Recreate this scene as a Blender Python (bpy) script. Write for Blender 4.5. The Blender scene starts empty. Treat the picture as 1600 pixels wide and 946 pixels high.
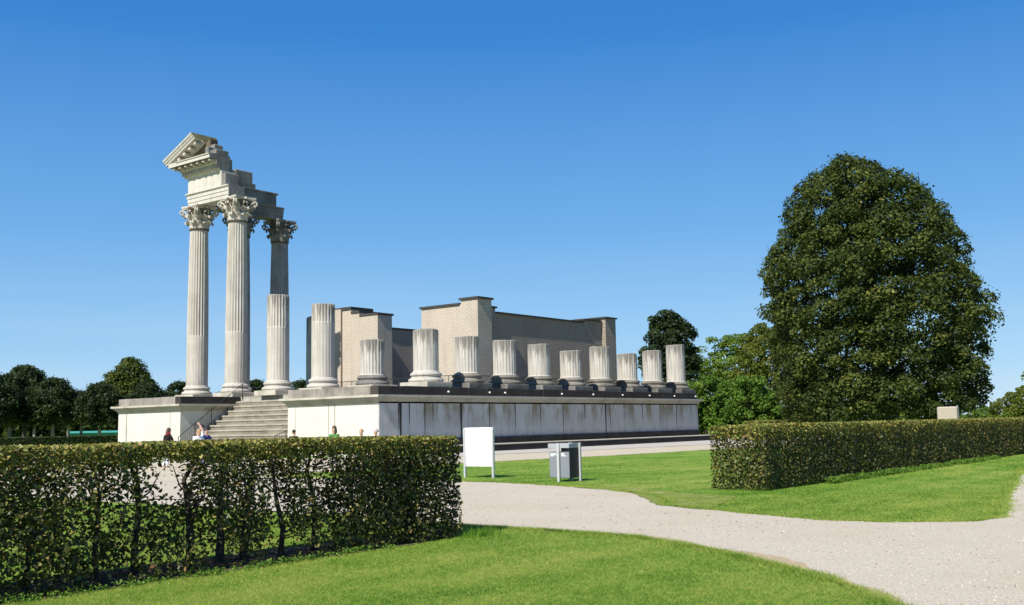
import bpy, math, random
import numpy as np
from mathutils import Vector, Matrix
R = math.radians
rng = np.random.default_rng(7)
random.seed(7)
scene = bpy.context.scene
COL = scene.collection

# ---------------------------------------------------------------- camera
CAM = Vector((-46.435, -42.881, 1.554))
PITCH, ROLL, YAW = 0.1164, -0.0197, 0.6626
fw = Vector((math.cos(YAW)*math.cos(PITCH), math.sin(YAW)*math.cos(PITCH), math.sin(PITCH)))
rt = Vector((math.sin(YAW), -math.cos(YAW), 0)); up = rt.cross(fw)
r2 = rt*math.cos(ROLL) + up*math.sin(ROLL); u2 = -rt*math.sin(ROLL) + up*math.cos(ROLL)
cd = bpy.data.cameras.new('camera'); cam = bpy.data.objects.new('camera', cd); COL.objects.link(cam)
m = Matrix((r2, u2, -fw)).transposed().to_4x4(); m.translation = CAM
cam.matrix_world = m
cd.sensor_fit = 'HORIZONTAL'; cd.sensor_width = 36.0; cd.lens = 1638/1600*36.0
cd.clip_start = 0.1; cd.clip_end = 9000
scene.camera = cam

# ---------------------------------------------------------------- light
AZ, EL = R(4.5), R(46)          # light travels along +X, a touch towards +Y
d = Vector((math.cos(AZ)*math.cos(EL), math.sin(AZ)*math.cos(EL), -math.sin(EL)))
sd = bpy.data.lights.new('sun', 'SUN'); sun = bpy.data.objects.new('sun', sd); COL.objects.link(sun)
sun.rotation_euler = d.to_track_quat('-Z', 'Y').to_euler(); sun.location = (-60, -20, 60)
sd.energy = 5.0; sd.angle = R(0.53); sd.color = (1.0, 0.955, 0.88)
w = bpy.data.worlds.new('World'); scene.world = w; w.use_nodes = True
nt = w.node_tree; nt.nodes.clear()
sky = nt.nodes.new('ShaderNodeTexSky'); sky.sky_type = 'NISHITA'; sky.sun_disc = False
sky.sun_elevation = EL; sky.sun_rotation = math.atan2(-math.cos(AZ), -math.sin(AZ))
sky.air_density = 1.0; sky.dust_density = 0.0; sky.ozone_density = 3.5; sky.altitude = 0
hs = nt.nodes.new('ShaderNodeHueSaturation'); hs.inputs['Saturation'].default_value = 1.15
bg = nt.nodes.new('ShaderNodeBackground'); bg.inputs['Strength'].default_value = 0.14
wo = nt.nodes.new('ShaderNodeOutputWorld')
# clear late-summer blue: the sky texture blended with an even gradient by elevation
tc_ = nt.nodes.new('ShaderNodeTexCoord'); sx = nt.nodes.new('ShaderNodeSeparateXYZ'); nt.links.new(tc_.outputs['Generated'], sx.inputs[0])
cr = nt.nodes.new('ShaderNodeValToRGB'); nt.links.new(sx.outputs[2], cr.inputs[0]); e_ = cr.color_ramp.elements
k_ = 1/(1.434*.14)
for i_, (p_, c_) in enumerate([(0.0, (.46, .69, .89)), (.06, (.33, .59, .87)), (.18, (.155, .41, .79)), (.36, (.036, .225, .64)), (1.0, (.012, .09, .36))]):
    el_ = e_[i_] if i_ < 2 else e_.new(p_)
    el_.position = p_; el_.color = (*[q*.5 for q in c_], 1)
e_[1].position = .06
sc_ = nt.nodes.new('ShaderNodeVectorMath'); sc_.operation = 'SCALE'; sc_.inputs['Scale'].default_value = 2*k_; nt.links.new(cr.outputs[0], sc_.inputs[0])
mxs = nt.nodes.new('ShaderNodeMix'); mxs.data_type = 'RGBA'; mxs.inputs[0].default_value = .92
nt.links.new(sky.outputs[0], hs.inputs['Color']); nt.links.new(hs.outputs[0], mxs.inputs[6]); nt.links.new(sc_.outputs[0], mxs.inputs[7]); mps = nt.nodes.new('ShaderNodeMapping'); mps.inputs['Scale'].default_value = (1.5, 1.5, 16); nt.links.new(tc_.outputs['Generated'], mps.inputs[0])
nz_ = nt.nodes.new('ShaderNodeTexNoise'); nz_.inputs['Scale'].default_value = 2.2; nz_.inputs['Detail'].default_value = 5; nt.links.new(mps.outputs[0], nz_.inputs['Vector'])
rz_ = nt.nodes.new('ShaderNodeMapRange'); rz_.inputs[1].default_value = .48; rz_.inputs[2].default_value = .75; rz_.inputs[3].default_value = 0; rz_.inputs[4].default_value = .22; nt.links.new(nz_.outputs['Fac'], rz_.inputs[0])
re_ = nt.nodes.new('ShaderNodeMapRange'); re_.inputs[1].default_value = .02; re_.inputs[2].default_value = .17; re_.inputs[3].default_value = 1; re_.inputs[4].default_value = 0; nt.links.new(sx.outputs[2], re_.inputs[0])
ml_ = nt.nodes.new('ShaderNodeMath'); ml_.operation = 'MULTIPLY'; nt.links.new(rz_.outputs[0], ml_.inputs[0]); nt.links.new(re_.outputs[0], ml_.inputs[1])
mh_ = nt.nodes.new('ShaderNodeMix'); mh_.data_type = 'RGBA'; mh_.inputs[7].default_value = (.72*k_, .80*k_, .90*k_, 1)
nt.links.new(ml_.outputs[0], mh_.inputs[0]); nt.links.new(mxs.outputs[2], mh_.inputs[6]); nt.links.new(mh_.outputs[2], bg.inputs[0]); nt.links.new(bg.outputs[0], wo.inputs[0])
scene.view_settings.view_transform = 'Standard'; scene.view_settings.look = 'None'
scene.view_settings.exposure = 0.52; scene.view_settings.gamma = 1.0
scene.view_settings.use_curve_mapping = False

# ---------------------------------------------------------------- materials
def new_mat(name):
    mt = bpy.data.materials.new(name); mt.use_nodes = True
    n = mt.node_tree.nodes; b = n['Principled BSDF']
    return mt, mt.node_tree, n, b
def N(t, kind, **kw):
    nd = t.nodes.new(kind)
    for k, v in kw.items(): setattr(nd, k, v)
    return nd
def mixc(t, fac, a, b):
    mx = t.nodes.new('ShaderNodeMix'); mx.data_type = 'RGBA'
    for i, v in ((0, fac), (6, a), (7, b)):
        if isinstance(v, (tuple, list)): mx.inputs[i].default_value = tuple(v) + (1,) if len(v) == 3 else v
        elif isinstance(v, (int, float)): mx.inputs[i].default_value = v
        else: t.links.new(v, mx.inputs[i])
    return mx.outputs[2]
def ramp(t, src, stops):
    r = t.nodes.new('ShaderNodeValToRGB'); t.links.new(src, r.inputs[0])
    el = r.color_ramp.elements
    while len(el) < len(stops): el.new(0.5)
    for e, (p, c) in zip(el, stops):
        e.position = p; e.color = (tuple(c) + (1,)) if isinstance(c, (tuple, list)) else (c, c, c, 1)
    return r.outputs[0]
def noise(t, vec, scale, detail=4, rough=.55, mapping=None):
    if mapping:
        mp = t.nodes.new('ShaderNodeMapping'); mp.inputs['Scale'].default_value = mapping; t.links.new(vec, mp.inputs[0]); vec = mp.outputs[0]
    nn = t.nodes.new('ShaderNodeTexNoise'); nn.inputs['Scale'].default_value = scale
    nn.inputs['Detail'].default_value = detail; nn.inputs['Roughness'].default_value = rough
    t.links.new(vec, nn.inputs['Vector']); return nn.outputs['Fac']
def math_(t, op, a, b=0.0, c=None, clamp=False):
    mm = t.nodes.new('ShaderNodeMath'); mm.operation = op; mm.use_clamp = clamp
    for i, v in enumerate((a, b) if c is None else (a, b, c)):
        if isinstance(v, (int, float)): mm.inputs[i].default_value = v
        else: t.links.new(v, mm.inputs[i])
    return mm.outputs[0]
def bump(t, b, h, strength, dist):
    bp = t.nodes.new('ShaderNodeBump'); bp.inputs['Strength'].default_value = strength; bp.inputs['Distance'].default_value = dist
    t.links.new(h, bp.inputs['Height']); t.links.new(bp.outputs[0], b.inputs['Normal'])
def objco(t): return t.nodes.new('ShaderNodeTexCoord').outputs['Object']

def stone(name, base, stain, amount=.5, streak=.5, dark=(.05, .045, .04), drop=None, dropamt=.9, bstr=.35, groove=0):
    """masonry: large blotches, vertical runs; 'drop' = depth in metres of the weathered zone under the local top (z=0)"""
    base = tuple(q*.86 for q in base); stain = tuple(q*.86 for q in stain)
    mt, t, n, b = new_mat(name); co = objco(t)
    big = noise(t, co, .9, 5); blot = ramp(t, big, [(.42, 0.), (.7, 1.)])
    c = mixc(t, math_(t, 'MULTIPLY', blot, amount), base, stain)
    st = noise(t, co, 2.4, 4, .65, (2.6, 2.6, .14)); sr = ramp(t, st, [(.50, 0.), (.66, 1.)])
    c = mixc(t, math_(t, 'MULTIPLY', sr, streak), c, tuple(x*.42 for x in base))
    if drop:
        sp = t.nodes.new('ShaderNodeSeparateXYZ'); t.links.new(co, sp.inputs[0])
        zz = math_(t, 'MULTIPLY_ADD', sp.outputs[2], 1/drop, 1.0, clamp=True)
        n3 = noise(t, co, 3.4, 5, .7, (3.2, 3.2, .22))
        f = math_(t, 'MULTIPLY_ADD', n3, 3.2, -1.75); f = math_(t, 'ADD', f, zz)
        f = ramp(t, f, [(.42, 0.), (.85, 1.)])
        c = mixc(t, math_(t, 'MULTIPLY', f, dropamt), c, dark)
    if groove:
        ge = t.nodes.new('ShaderNodeNewGeometry'); pr_ = ramp(t, ge.outputs['Pointiness'], [(.47, 1.), (.505, 0.)])
        gn = ramp(t, noise(t, co, 1.3, 4, .6, (1.5, 1.5, .3)), [(.35, 0.), (.6, 1.)])
        c = mixc(t, math_(t, 'MULTIPLY', math_(t, 'MULTIPLY', pr_, gn), groove), c, tuple(x*.3 for x in base))
    fine = noise(t, co, 14, 6, .7)
    c = mixc(t, .22, c, mixc(t, fine, tuple(x*.55 for x in base), tuple(min(1, x*1.3) for x in base)))
    t.links.new(c, b.inputs['Base Color']); b.inputs['Roughness'].default_value = .9
    b.inputs['Specular IOR Level'].default_value = .2
    bump(t, b, noise(t, co, 9, 7, .7), bstr, .03)
    return mt
M = {}
M['cream'] = stone('cream_render', (.70, .665, .59), (.58, .54, .46), .3, .10)
M['side'] = stone('weathered_render', (.50, .50, .485), (.27, .22, .135), .75, .35)
def facing():
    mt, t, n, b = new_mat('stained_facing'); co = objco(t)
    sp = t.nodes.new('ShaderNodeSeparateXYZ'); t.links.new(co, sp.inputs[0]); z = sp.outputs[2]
    c = mixc(t, noise(t, co, .8, 5), (.44, .44, .43), (.55, .54, .52))  # base grey lowered, putting the long side's shade into the colour
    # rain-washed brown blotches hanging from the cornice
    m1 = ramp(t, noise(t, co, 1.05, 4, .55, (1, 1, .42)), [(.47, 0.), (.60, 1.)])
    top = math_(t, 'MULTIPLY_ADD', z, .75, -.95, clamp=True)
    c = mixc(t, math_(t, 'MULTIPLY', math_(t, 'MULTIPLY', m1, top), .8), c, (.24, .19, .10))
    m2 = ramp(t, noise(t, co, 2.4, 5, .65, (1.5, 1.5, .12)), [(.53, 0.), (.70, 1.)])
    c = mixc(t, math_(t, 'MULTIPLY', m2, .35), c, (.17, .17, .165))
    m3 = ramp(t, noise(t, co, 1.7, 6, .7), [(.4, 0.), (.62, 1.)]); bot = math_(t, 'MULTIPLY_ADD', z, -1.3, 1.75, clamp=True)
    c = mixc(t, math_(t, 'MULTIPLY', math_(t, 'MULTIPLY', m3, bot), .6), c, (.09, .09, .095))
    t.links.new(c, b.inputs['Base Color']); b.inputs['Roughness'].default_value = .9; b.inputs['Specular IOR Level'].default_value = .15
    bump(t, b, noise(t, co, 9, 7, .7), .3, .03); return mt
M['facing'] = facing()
M['moulding'] = stone('moulding_stone', (.56, .52, .43), (.30, .27, .20), .8, .3)
M['coping'] = stone('coping_stone', (.36, .33, .28), (.10, .09, .07), .9, .4)
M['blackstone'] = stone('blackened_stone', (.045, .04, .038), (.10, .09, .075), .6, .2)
M['steps'] = stone('step_stone', (.43, .39, .31), (.24, .21, .15), .85, .2, bstr=.6)
M['riser'] = stone('step_riser_stone', (.30, .27, .21), (.13, .115, .085), .9, .3, bstr=.7)
M['column'] = stone('column_stone', (.57, .53, .46), (.40, .36, .29), .65, .5, groove=.5)
M['stump'] = stone('weathered_column_stone', (.62, .585, .515), (.44, .40, .33), .5, .75, drop=1.7, dropamt=.92, dark=(.055, .05, .035), groove=.9)
M['tallstump'] = stone('flute_stained_stone', (.59, .55, .48), (.43, .39, .31), .5, .5, drop=2.2, dropamt=.72, dark=(.075, .06, .045), groove=.7)
M['darkcol'] = stone('shade_stained_column', (.37, .355, .33), (.14, .13, .11), .8, .6)  # stain plus the shadow of the columns ahead, put into the colour
M['basestone'] = stone('stain_shade_base_stone', (.27, .25, .21), (.06, .055, .045), .95, .55)  # dirt, also darkened to deepen the shadow cast along the stump row
M['entab'] = stone('entablature_stone', (.62, .59, .52), (.42, .38, .30), .55, .45)
M['soffit'] = stone('brown_stain_shade_stone', (.17, .135, .095), (.07, .055, .04), .9, .3)  # brown stain, also painted shade for recesses and the tympanum
M['capital'] = stone('capital_stone', (.60, .555, .47), (.26, .22, .16), .8, .3)
M['darkside'] = stone('grey_shade_weathered_stone', (.25, .24, .22), (.07, .065, .055), .9, .5)  # weathering plus painted shade for faces turned from the sun
M['moss'] = stone('mossy_stone', (.13, .12, .05), (.25, .22, .13), .9, .3, bstr=.9)
M['cap'] = stone('dark_coping', (.06, .058, .055), (.12, .11, .10), .5, .2)

def brick(name, base, mortar, bs=.8):
    mt, t, n, b = new_mat(name); co = objco(t)
    sp = t.nodes.new('ShaderNodeSeparateXYZ'); t.links.new(co, sp.inputs[0])
    cb = t.nodes.new('ShaderNodeCombineXYZ')
    t.links.new(math_(t, 'ADD', sp.outputs[0], sp.outputs[1]), cb.inputs[0]); t.links.new(sp.outputs[2], cb.inputs[1])
    br = t.nodes.new('ShaderNodeTexBrick'); t.links.new(cb.outputs[0], br.inputs['Vector'])
    br.inputs['Scale'].default_value = 1.0; br.inputs['Brick Width'].default_value = .42; br.inputs['Row Height'].default_value = .14
    br.inputs['Mortar Size'].default_value = .012; br.inputs['Color1'].default_value = tuple(base)+(1,)
    br.inputs['Color2'].default_value = tuple(x*.96 for x in base)+(1,); br.inputs['Mortar'].default_value = tuple(mortar)+(1,)
    nz = noise(t, co, .5, 5); c = mixc(t, math_(t, 'MULTIPLY', ramp(t, nz, [(.4, 0.), (.75, 1.)]), .35), br.outputs['Color'], tuple(x*.62 for x in base))
    sr = ramp(t, noise(t, co, 1.2, 4, .6, (1.6, 1.6, .15)), [(.55, 0.), (.75, 1.)])
    c = mixc(t, math_(t, 'MULTIPLY', sr, .25), c, tuple(x*.45 for x in base))
    t.links.new(c, b.inputs['Base Color']); b.inputs['Roughness'].default_value = .92; b.inputs['Specular IOR Level'].default_value = .15
    h = math_(t, 'MULTIPLY_ADD', br.outputs['Fac'], -.8, noise(t, co, 6, 6, .75))
    bump(t, b, h, bs, .05 if bs < .9 else .11)
    return mt
M['brick'] = brick('sand_brick', (.50, .435, .345), (.488, .424, .336))

M['brick_rough'] = brick('rough_shade_brick', (.37, .315, .25), (.33, .29, .23), 1.0)  # darker copy of the sand brick: shade in its colour, rougher relief

def plain(name, c, rough=.6, metal=0., spec=.4, var=.12):
    mt, t, n, b = new_mat(name); co = objco(t)
    nz = noise(t, co, 3, 4)
    t.links.new(mixc(t, nz, tuple(x*(1-var) for x in c), tuple(min(1, x*(1+var)) for x in c)), b.inputs['Base Color'])
    b.inputs['Roughness'].default_value = rough; b.inputs['Metallic'].default_value = metal; b.inputs['Specular IOR Level'].default_value = spec
    return mt
M['white'] = plain('white_panel', (.82, .82, .80), .45, var=.02)
M['alu'] = plain('brushed_aluminium', (.50, .50, .49), .45, .2, var=.06)
M['darkmetal'] = plain('dark_metal', (.035, .035, .035), .5, .2)
M['bingrey'] = plain('grey_coated_steel', (.20, .215, .235), .4, var=.05)
M['lidgrey'] = plain('light_grey_steel', (.34, .35, .36), .45, var=.05)
M['bindark'] = plain('shade_dark_steel', (.018, .019, .023), .45, var=.08)  # near-black carries the shade of the bin's unlit side and inside
M['pipe'] = plain('brown_pipe', (.16, .10, .06), .5, .1)
M['pavement'] = stone('pale_pavement', (.50, .47, .42), (.40, .37, .32), .5, .0)
M['slab'] = stone('pale_slab', (.50, .43, .34), (.38, .32, .25), .4, .1)
M['teal'] = plain('teal_cloth', (.05, .28, .22), .6, var=.15)
M['bark'] = stone('bark', (.075, .06, .045), (.04, .035, .03), .8, .4, bstr=.8)
M['palebark'] = stone('pale_bark', (.34, .31, .27), (.14, .12, .10), .8, .4, bstr=.8)
M['twig'] = plain('twig_bark', (.05, .038, .028), .8)

def leafmat(name, stops, trans=.25, rough=.5, spec=.35):
    mt, t, n, b = new_mat(name)
    at = t.nodes.new('ShaderNodeAttribute'); at.attribute_name = 'tint'
    c = ramp(t, at.outputs['Fac'], stops)
    t.links.new(c, b.inputs['Base Color']); b.inputs['Roughness'].default_value = rough; b.inputs['Specular IOR Level'].default_value = spec
    tr = t.nodes.new('ShaderNodeBsdfTranslucent'); t.links.new(mixc(t, .5, c, (.16, .2, .02)), tr.inputs[0])
    mx = t.nodes.new('ShaderNodeMixShader'); mx.inputs[0].default_value = trans
    out = [x for x in t.nodes if x.type == 'OUTPUT_MATERIAL'][0]
    t.links.new(b.outputs[0], mx.inputs[1]); t.links.new(tr.outputs[0], mx.inputs[2]); t.links.new(mx.outputs[0], out.inputs[0])
    return mt
M['hornbeam'] = leafmat('hedge_leaf', [(0, (.050, .036, .020)), (.22, (.040, .050, .013)), (.45, (.075, .088, .022)), (.75, (.18, .18, .04)), (.9, (.30, .25, .07)), (1, (.26, .13, .05))], .24, .45, .3)
M['hedgetop'] = leafmat('hedge_sunlit_leaf', [(0, (.10, .13, .022)), (.4, (.22, .23, .045)), (.75, (.36, .31, .07)), (1, (.32, .19, .07))], .25, .5)
M['bigleaf'] = leafmat('lime_leaf', [(0, (.018, .034, .008)), (.5, (.048, .070, .014)), (.85, (.11, .125, .025)), (1, (.19, .18, .04))], .16, .6, .15)
M['darkleaf'] = leafmat('dark_leaf', [(0, (.010, .020, .007)), (.6, (.024, .042, .011)), (1, (.07, .095, .02))], .12, .55, .2)
M['oliveleaf'] = leafmat('olive_leaf', [(0, (.06, .085, .012)), (.6, (.13, .155, .022)), (1, (.23, .23, .04))], .28, .6, .15)
M['acacia'] = leafmat('light_leaf', [(0, (.06, .12, .015)), (.6, (.15, .23, .03)), (1, (.27, .31, .06))], .35, .6, .15)
M['bushleaf'] = leafmat('bush_leaf', [(0, (.035, .08, .010)), (.6, (.10, .19, .022)), (1, (.24, .33, .06))], .25, .6, .15)
M['avenueolive'] = leafmat('avenue_olive_leaf', [(0, (.025, .045, .008)), (.6, (.065, .085, .014)), (1, (.16, .17, .03))], .2, .6, .15)
M['weed'] = leafmat('weed_leaf', [(0, (.06, .13, .015)), (1, (.16, .28, .04))], .3, .6, .2)

def grassmat(name, blades):
    mt, t, n, b = new_mat(name); co = objco(t)
    big = noise(t, co, .22, 5, .6); mid = noise(t, co, 1.1, 5, .65)
    f0 = math_(t, 'MULTIPLY_ADD', big, .8, math_(t, 'MULTIPLY_ADD', mid, .6, -.40)); wv = t.nodes.new('ShaderNodeTexWave'); wv.bands_direction = 'Y'; wv.inputs['Scale'].default_value = .26; wv.inputs['Distortion'].default_value = 2.2; wv.inputs['Detail'].default_value = 2; t.links.new(co, wv.inputs['Vector'])
    f0 = math_(t, 'MULTIPLY_ADD', wv.outputs['Fac'], .09, f0)
    f = math_(t, 'MULTIPLY_ADD', noise(t, co, 7.5, 5, .8), .75, math_(t, 'ADD', f0, -.165))
    if blades:
        at = t.nodes.new('ShaderNodeAttribute'); at.attribute_name = 'tint'
        f = math_(t, 'MULTIPLY_ADD', at.outputs['Fac'], .62, math_(t, 'MULTIPLY_ADD', f, .85, -.10))
    else:
        f = math_(t, 'MULTIPLY_ADD', noise(t, co, 22, 6, .75), .35, math_(t, 'MULTIPLY', f, .8))
    kk = 1.2 if blades else .85
    c = ramp(t, f, [(p, tuple(min(.95, q*kk) for q in c_)) for p, c_ in [(.26, (.030, .085, .010)), (.45, (.085, .205, .018)), (.60, (.16, .295, .032)), (.84, (.38, .40, .10))]])
    t.links.new(c, b.inputs['Base Color']); b.inputs['Roughness'].default_value = .7; b.inputs['Specular IOR Level'].default_value = .08
    if blades:
        tr = t.nodes.new('ShaderNodeBsdfTranslucent'); t.links.new(c, tr.inputs[0])
        mx = t.nodes.new('ShaderNodeMixShader'); mx.inputs[0].default_value = .42
        out = [x for x in t.nodes if x.type == 'OUTPUT_MATERIAL'][0]
        t.links.new(b.outputs[0], mx.inputs[1]); t.links.new(tr.outputs[0], mx.inputs[2]); t.links.new(mx.outputs[0], out.inputs[0])
    else:
        bump(t, b, noise(t, co, 30, 6, .8), .8, .05)
    return mt
M['grass'] = grassmat('lawn', False); M['blade'] = grassmat('grass_blade', True)

def gravelmat(name, base, alt):
    mt, t, n, b = new_mat(name); co = objco(t)
    vo = t.nodes.new('ShaderNodeTexVoronoi'); vo.inputs['Scale'].default_value = 34; t.links.new(co, vo.inputs['Vector'])
    pn = math_(t, 'MULTIPLY_ADD', noise(t, co, 26, 5, .85), .45, math_(t, 'MULTIPLY', noise(t, co, 85, 5, .9), .55))
    pc = ramp(t, pn, [(.36, tuple(x*.45 for x in base)), (.5, base), (.64, tuple(min(.9, x*1.4) for x in base))])
    c = mixc(t, math_(t, 'MULTIPLY', ramp(t, noise(t, co, .45, 5), [(.42, 0.), (.72, 1.)]), .55), pc, alt)
    c = mixc(t, math_(t, 'MULTIPLY', ramp(t, noise(t, co, 1.6, 6, .7, (1, .35, 1)), [(.56, 0.), (.8, 1.)]), .35), c, tuple(x*.6 for x in base))
    t.links.new(c, b.inputs['Base Color']); b.inputs['Roughness'].default_value = .95; b.inputs['Specular IOR Level'].default_value = .1
    bump(t, b, noise(t, co, 70, 6, .85), .5, .012)
    return mt
M['gravel'] = gravelmat('gravel', (.465, .412, .325), (.41, .345, .24))
M['gravel2'] = gravelmat('sandy_gravel', (.47, .415, .315), (.40, .335, .22))
M['soil'] = gravelmat('bare_soil', (.10, .075, .05), (.16, .12, .08))

# ---------------------------------------------------------------- mesh helpers
class MB:
    def __init__(s): s.v = []; s.f = []; s.mi = []; s.n = 0
    def add(s, v, f, mi=0):
        v = np.asarray(v, float); s.v.append(v)
        s.f += [tuple(i + s.n for i in q) for q in f]; s.mi += [mi]*len(f); s.n += len(v); return s
    def box(s, x0, x1, y0, y1, z0, z1, mi=0, bev=0.0):
        if bev <= 0:
            v = [(x0, y0, z0), (x1, y0, z0), (x1, y1, z0), (x0, y1, z0), (x0, y0, z1), (x1, y0, z1), (x1, y1, z1), (x0, y1, z1)]
            return s.add(v, [(0, 3, 2, 1), (4, 5, 6, 7), (0, 1, 5, 4), (1, 2, 6, 5), (2, 3, 7, 6), (3, 0, 4, 7)], mi)
        def ring(z, i):
            b = bev
            a0, a1, c0, c1 = x0+i, x1-i, y0+i, y1-i
            return [(a0+b, c0, z), (a1-b, c0, z), (a1, c0+b, z), (a1, c1-b, z), (a1-b, c1, z), (a0+b, c1, z), (a0, c1-b, z), (a0, c0+b, z)]
        v = ring(z0, bev) + ring(z0+bev, 0) + ring(z1-bev, 0) + ring(z1, bev)
        f = [tuple(range(7, -1, -1)), tuple(range(24, 32))]
        for k in range(3):
            for i in range(8): j = (i+1) % 8; f.append((k*8+i, k*8+j, k*8+8+j, k*8+8+i))
        return s.add(v, f, mi)
    def lathe(s, prof, cx=0, cy=0, cz=0, n=40, mi=0, caps=True):
        v = []; f = []
        for r, z in prof:
            for k in range(n):
                a = 2*math.pi*k/n; v.append((cx+r*math.cos(a), cy+r*math.sin(a), cz+z))
        for i in range(len(prof)-1):
            for k in range(n): j = (k+1) % n; f.append((i*n+k, i*n+j, (i+1)*n+j, (i+1)*n+k))
        if caps: f.append(tuple(range(n-1, -1, -1))); f.append(tuple(range((len(prof)-1)*n, len(prof)*n)))
        return s.add(v, f, mi)
    def tube(s, pts, rad, n=6, mi=0, caps=True):
        pts = [Vector(p) for p in pts]
        if isinstance(rad, (int, float)): rad = [rad]*len(pts)
        v = []; f = []; t = (pts[1]-pts[0]).normalized()
        a = t.orthogonal().normalized()
        for i, p in enumerate(pts):
            t = ((pts[i+1] if i+1 < len(pts) else p) - (pts[i-1] if i else p)).normalized()
            a = (a - t*a.dot(t)).normalized(); b = t.cross(a)
            for k in range(n):
                an = 2*math.pi*k/n; v.append(tuple(p + (a*math.cos(an)+b*math.sin(an))*rad[i]))
        for i in range(len(pts)-1):
            for k in range(n): j = (k+1) % n; f.append((i*n+k, i*n+j, (i+1)*n+j, (i+1)*n+k))
        if caps: f.append(tuple(range(n-1, -1, -1))); f.append(tuple(range((len(pts)-1)*n, len(pts)*n)))
        return s.add(v, f, mi)
    def prism(s, poly, axis, a0, a1, mi=0, mend=None):
        """poly in the plane perpendicular to axis ('x': (y,z), 'y': (x,z)), extruded a0..a1"""
        n = len(poly)
        def P(p, a): return (a, p[0], p[1]) if axis == 'x' else (p[0], a, p[1])
        v = [P(p, a0) for p in poly] + [P(p, a1) for p in poly]
        f = [(i, (i+1) % n, n+(i+1) % n, n+i) for i in range(n)]
        s.add(v, f, mi); me = mi if mend is None else mend
        s.add(v, [tuple(range(n-1, -1, -1)), tuple(range(n, 2*n))], me); return s
    def build_each(s, name, mats, parent=None):
        k = 0; fi = 0; outs = []
        for q in s.v:
            fs = []; mi = []
            while fi < len(s.f) and max(s.f[fi]) < k+len(q): fs.append(tuple(i-k for i in s.f[fi])); mi.append(s.mi[fi]); fi += 1
            p = MB(); p.v = [q]; p.f = fs; p.mi = mi; p.n = len(q); k += len(q); outs.append(p.build(name, mats, parent))
        return outs
    def build(s, name, mats, parent=None, origin=None, smooth=False):
        me = bpy.data.meshes.new(name); V = np.concatenate(s.v)
        loc = Vector(origin) if origin is not None else Vector((0, 0, 0))
        V = V - np.array(loc)
        me.from_pydata([tuple(x) for x in V], [], s.f)
        if not isinstance(mats, (list, tuple)): mats = [mats]
        for m_ in mats: me.materials.append(m_)
        me.polygons.foreach_set('material_index', s.mi)
        if smooth: me.polygons.foreach_set('use_smooth', [True]*len(s.f))
        import bmesh
        bm = bmesh.new(); bm.from_mesh(me); bmesh.ops.recalc_face_normals(bm, faces=bm.faces); bm.to_mesh(me); bm.free()
        me.update()
        o = bpy.data.objects.new(name, me); COL.objects.link(o); o.location = loc
        if parent: o.parent = parent; o.location = loc - Vector(parent['base'])
        return o
def tag(o, label=None, cat=None, group=None, kind=None):
    if label: o['label'] = label
    if cat: o['category'] = cat
    if group: o['group'] = group
    if kind: o['kind'] = kind
    return o
def thing(name, base, label, cat, group=None):
    o = bpy.data.objects.new(name, None); COL.objects.link(o); o.location = base
    o['base'] = tuple(base); o.empty_display_size = .3; o['kind'] = 'thing'
    return tag(o, label, cat, group)
def quads(name, V, mat, tint, parent=None, nv=4, mi=None, mats=None, base=(0, 0, 0)):
    """V: (n, nv, 3) separate polygons, one float attribute per face"""
    n = len(V); me = bpy.data.meshes.new(name)
    P = (V.reshape(-1, 3) - np.array(base)).astype(np.float32)
    me.vertices.add(n*nv); me.vertices.foreach_set('co', P.ravel())
    me.loops.add(n*nv); me.loops.foreach_set('vertex_index', np.arange(n*nv, dtype=np.int32))
    me.polygons.add(n); me.polygons.foreach_set('loop_start', np.arange(0, n*nv, nv, dtype=np.int32))
    try: me.polygons.foreach_set('loop_total', np.full(n, nv, dtype=np.int32))
    except Exception: pass
    for m_ in (mats or [mat]): me.materials.append(m_)
    if mi is not None: me.polygons.foreach_set('material_index', mi.astype(np.int32))
    at = me.attributes.new('tint', 'FLOAT', 'FACE'); at.data.foreach_set('value', np.clip(tint, 0, 1).astype(np.float32))
    me.update(calc_edges=True); me.validate()
    o = bpy.data.objects.new(name, me); COL.objects.link(o)
    if parent: o.parent = parent; o.location = (0, 0, 0)
    return o
def unit(a): return a/np.maximum(np.linalg.norm(a, axis=-1, keepdims=True), 1e-9)
def leaves(C, Nrm, size, wid=.62):
    """diamond leaves at C, roughly facing Nrm"""
    n = len(C); size = np.broadcast_to(size, (n,))[:, None]
    Nrm = unit(Nrm); a = unit(np.cross(Nrm, rng.normal(size=(n, 3)))); b = np.cross(Nrm, a)
    bend = Nrm*size*.12
    return np.stack([C-a*size*.5, C+b*size*wid*.5+bend, C+a*size*.5, C-b*size*wid*.5+bend], axis=1)
class Field:
    """cheap smooth 3-D noise"""
    def __init__(s, scale, k=14):
        s.w = rng.normal(size=(k, 3))*scale; s.p = rng.uniform(0, 6.28, k)
    def __call__(s, P): return np.sin(P@s.w.T + s.p).mean(axis=1)*2.2
cam_xy = np.array([CAM.x, CAM.y]); fxy = np.array([math.cos(YAW), math.sin(YAW)]); rxy = np.array([math.sin(YAW), -math.cos(YAW)])

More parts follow.
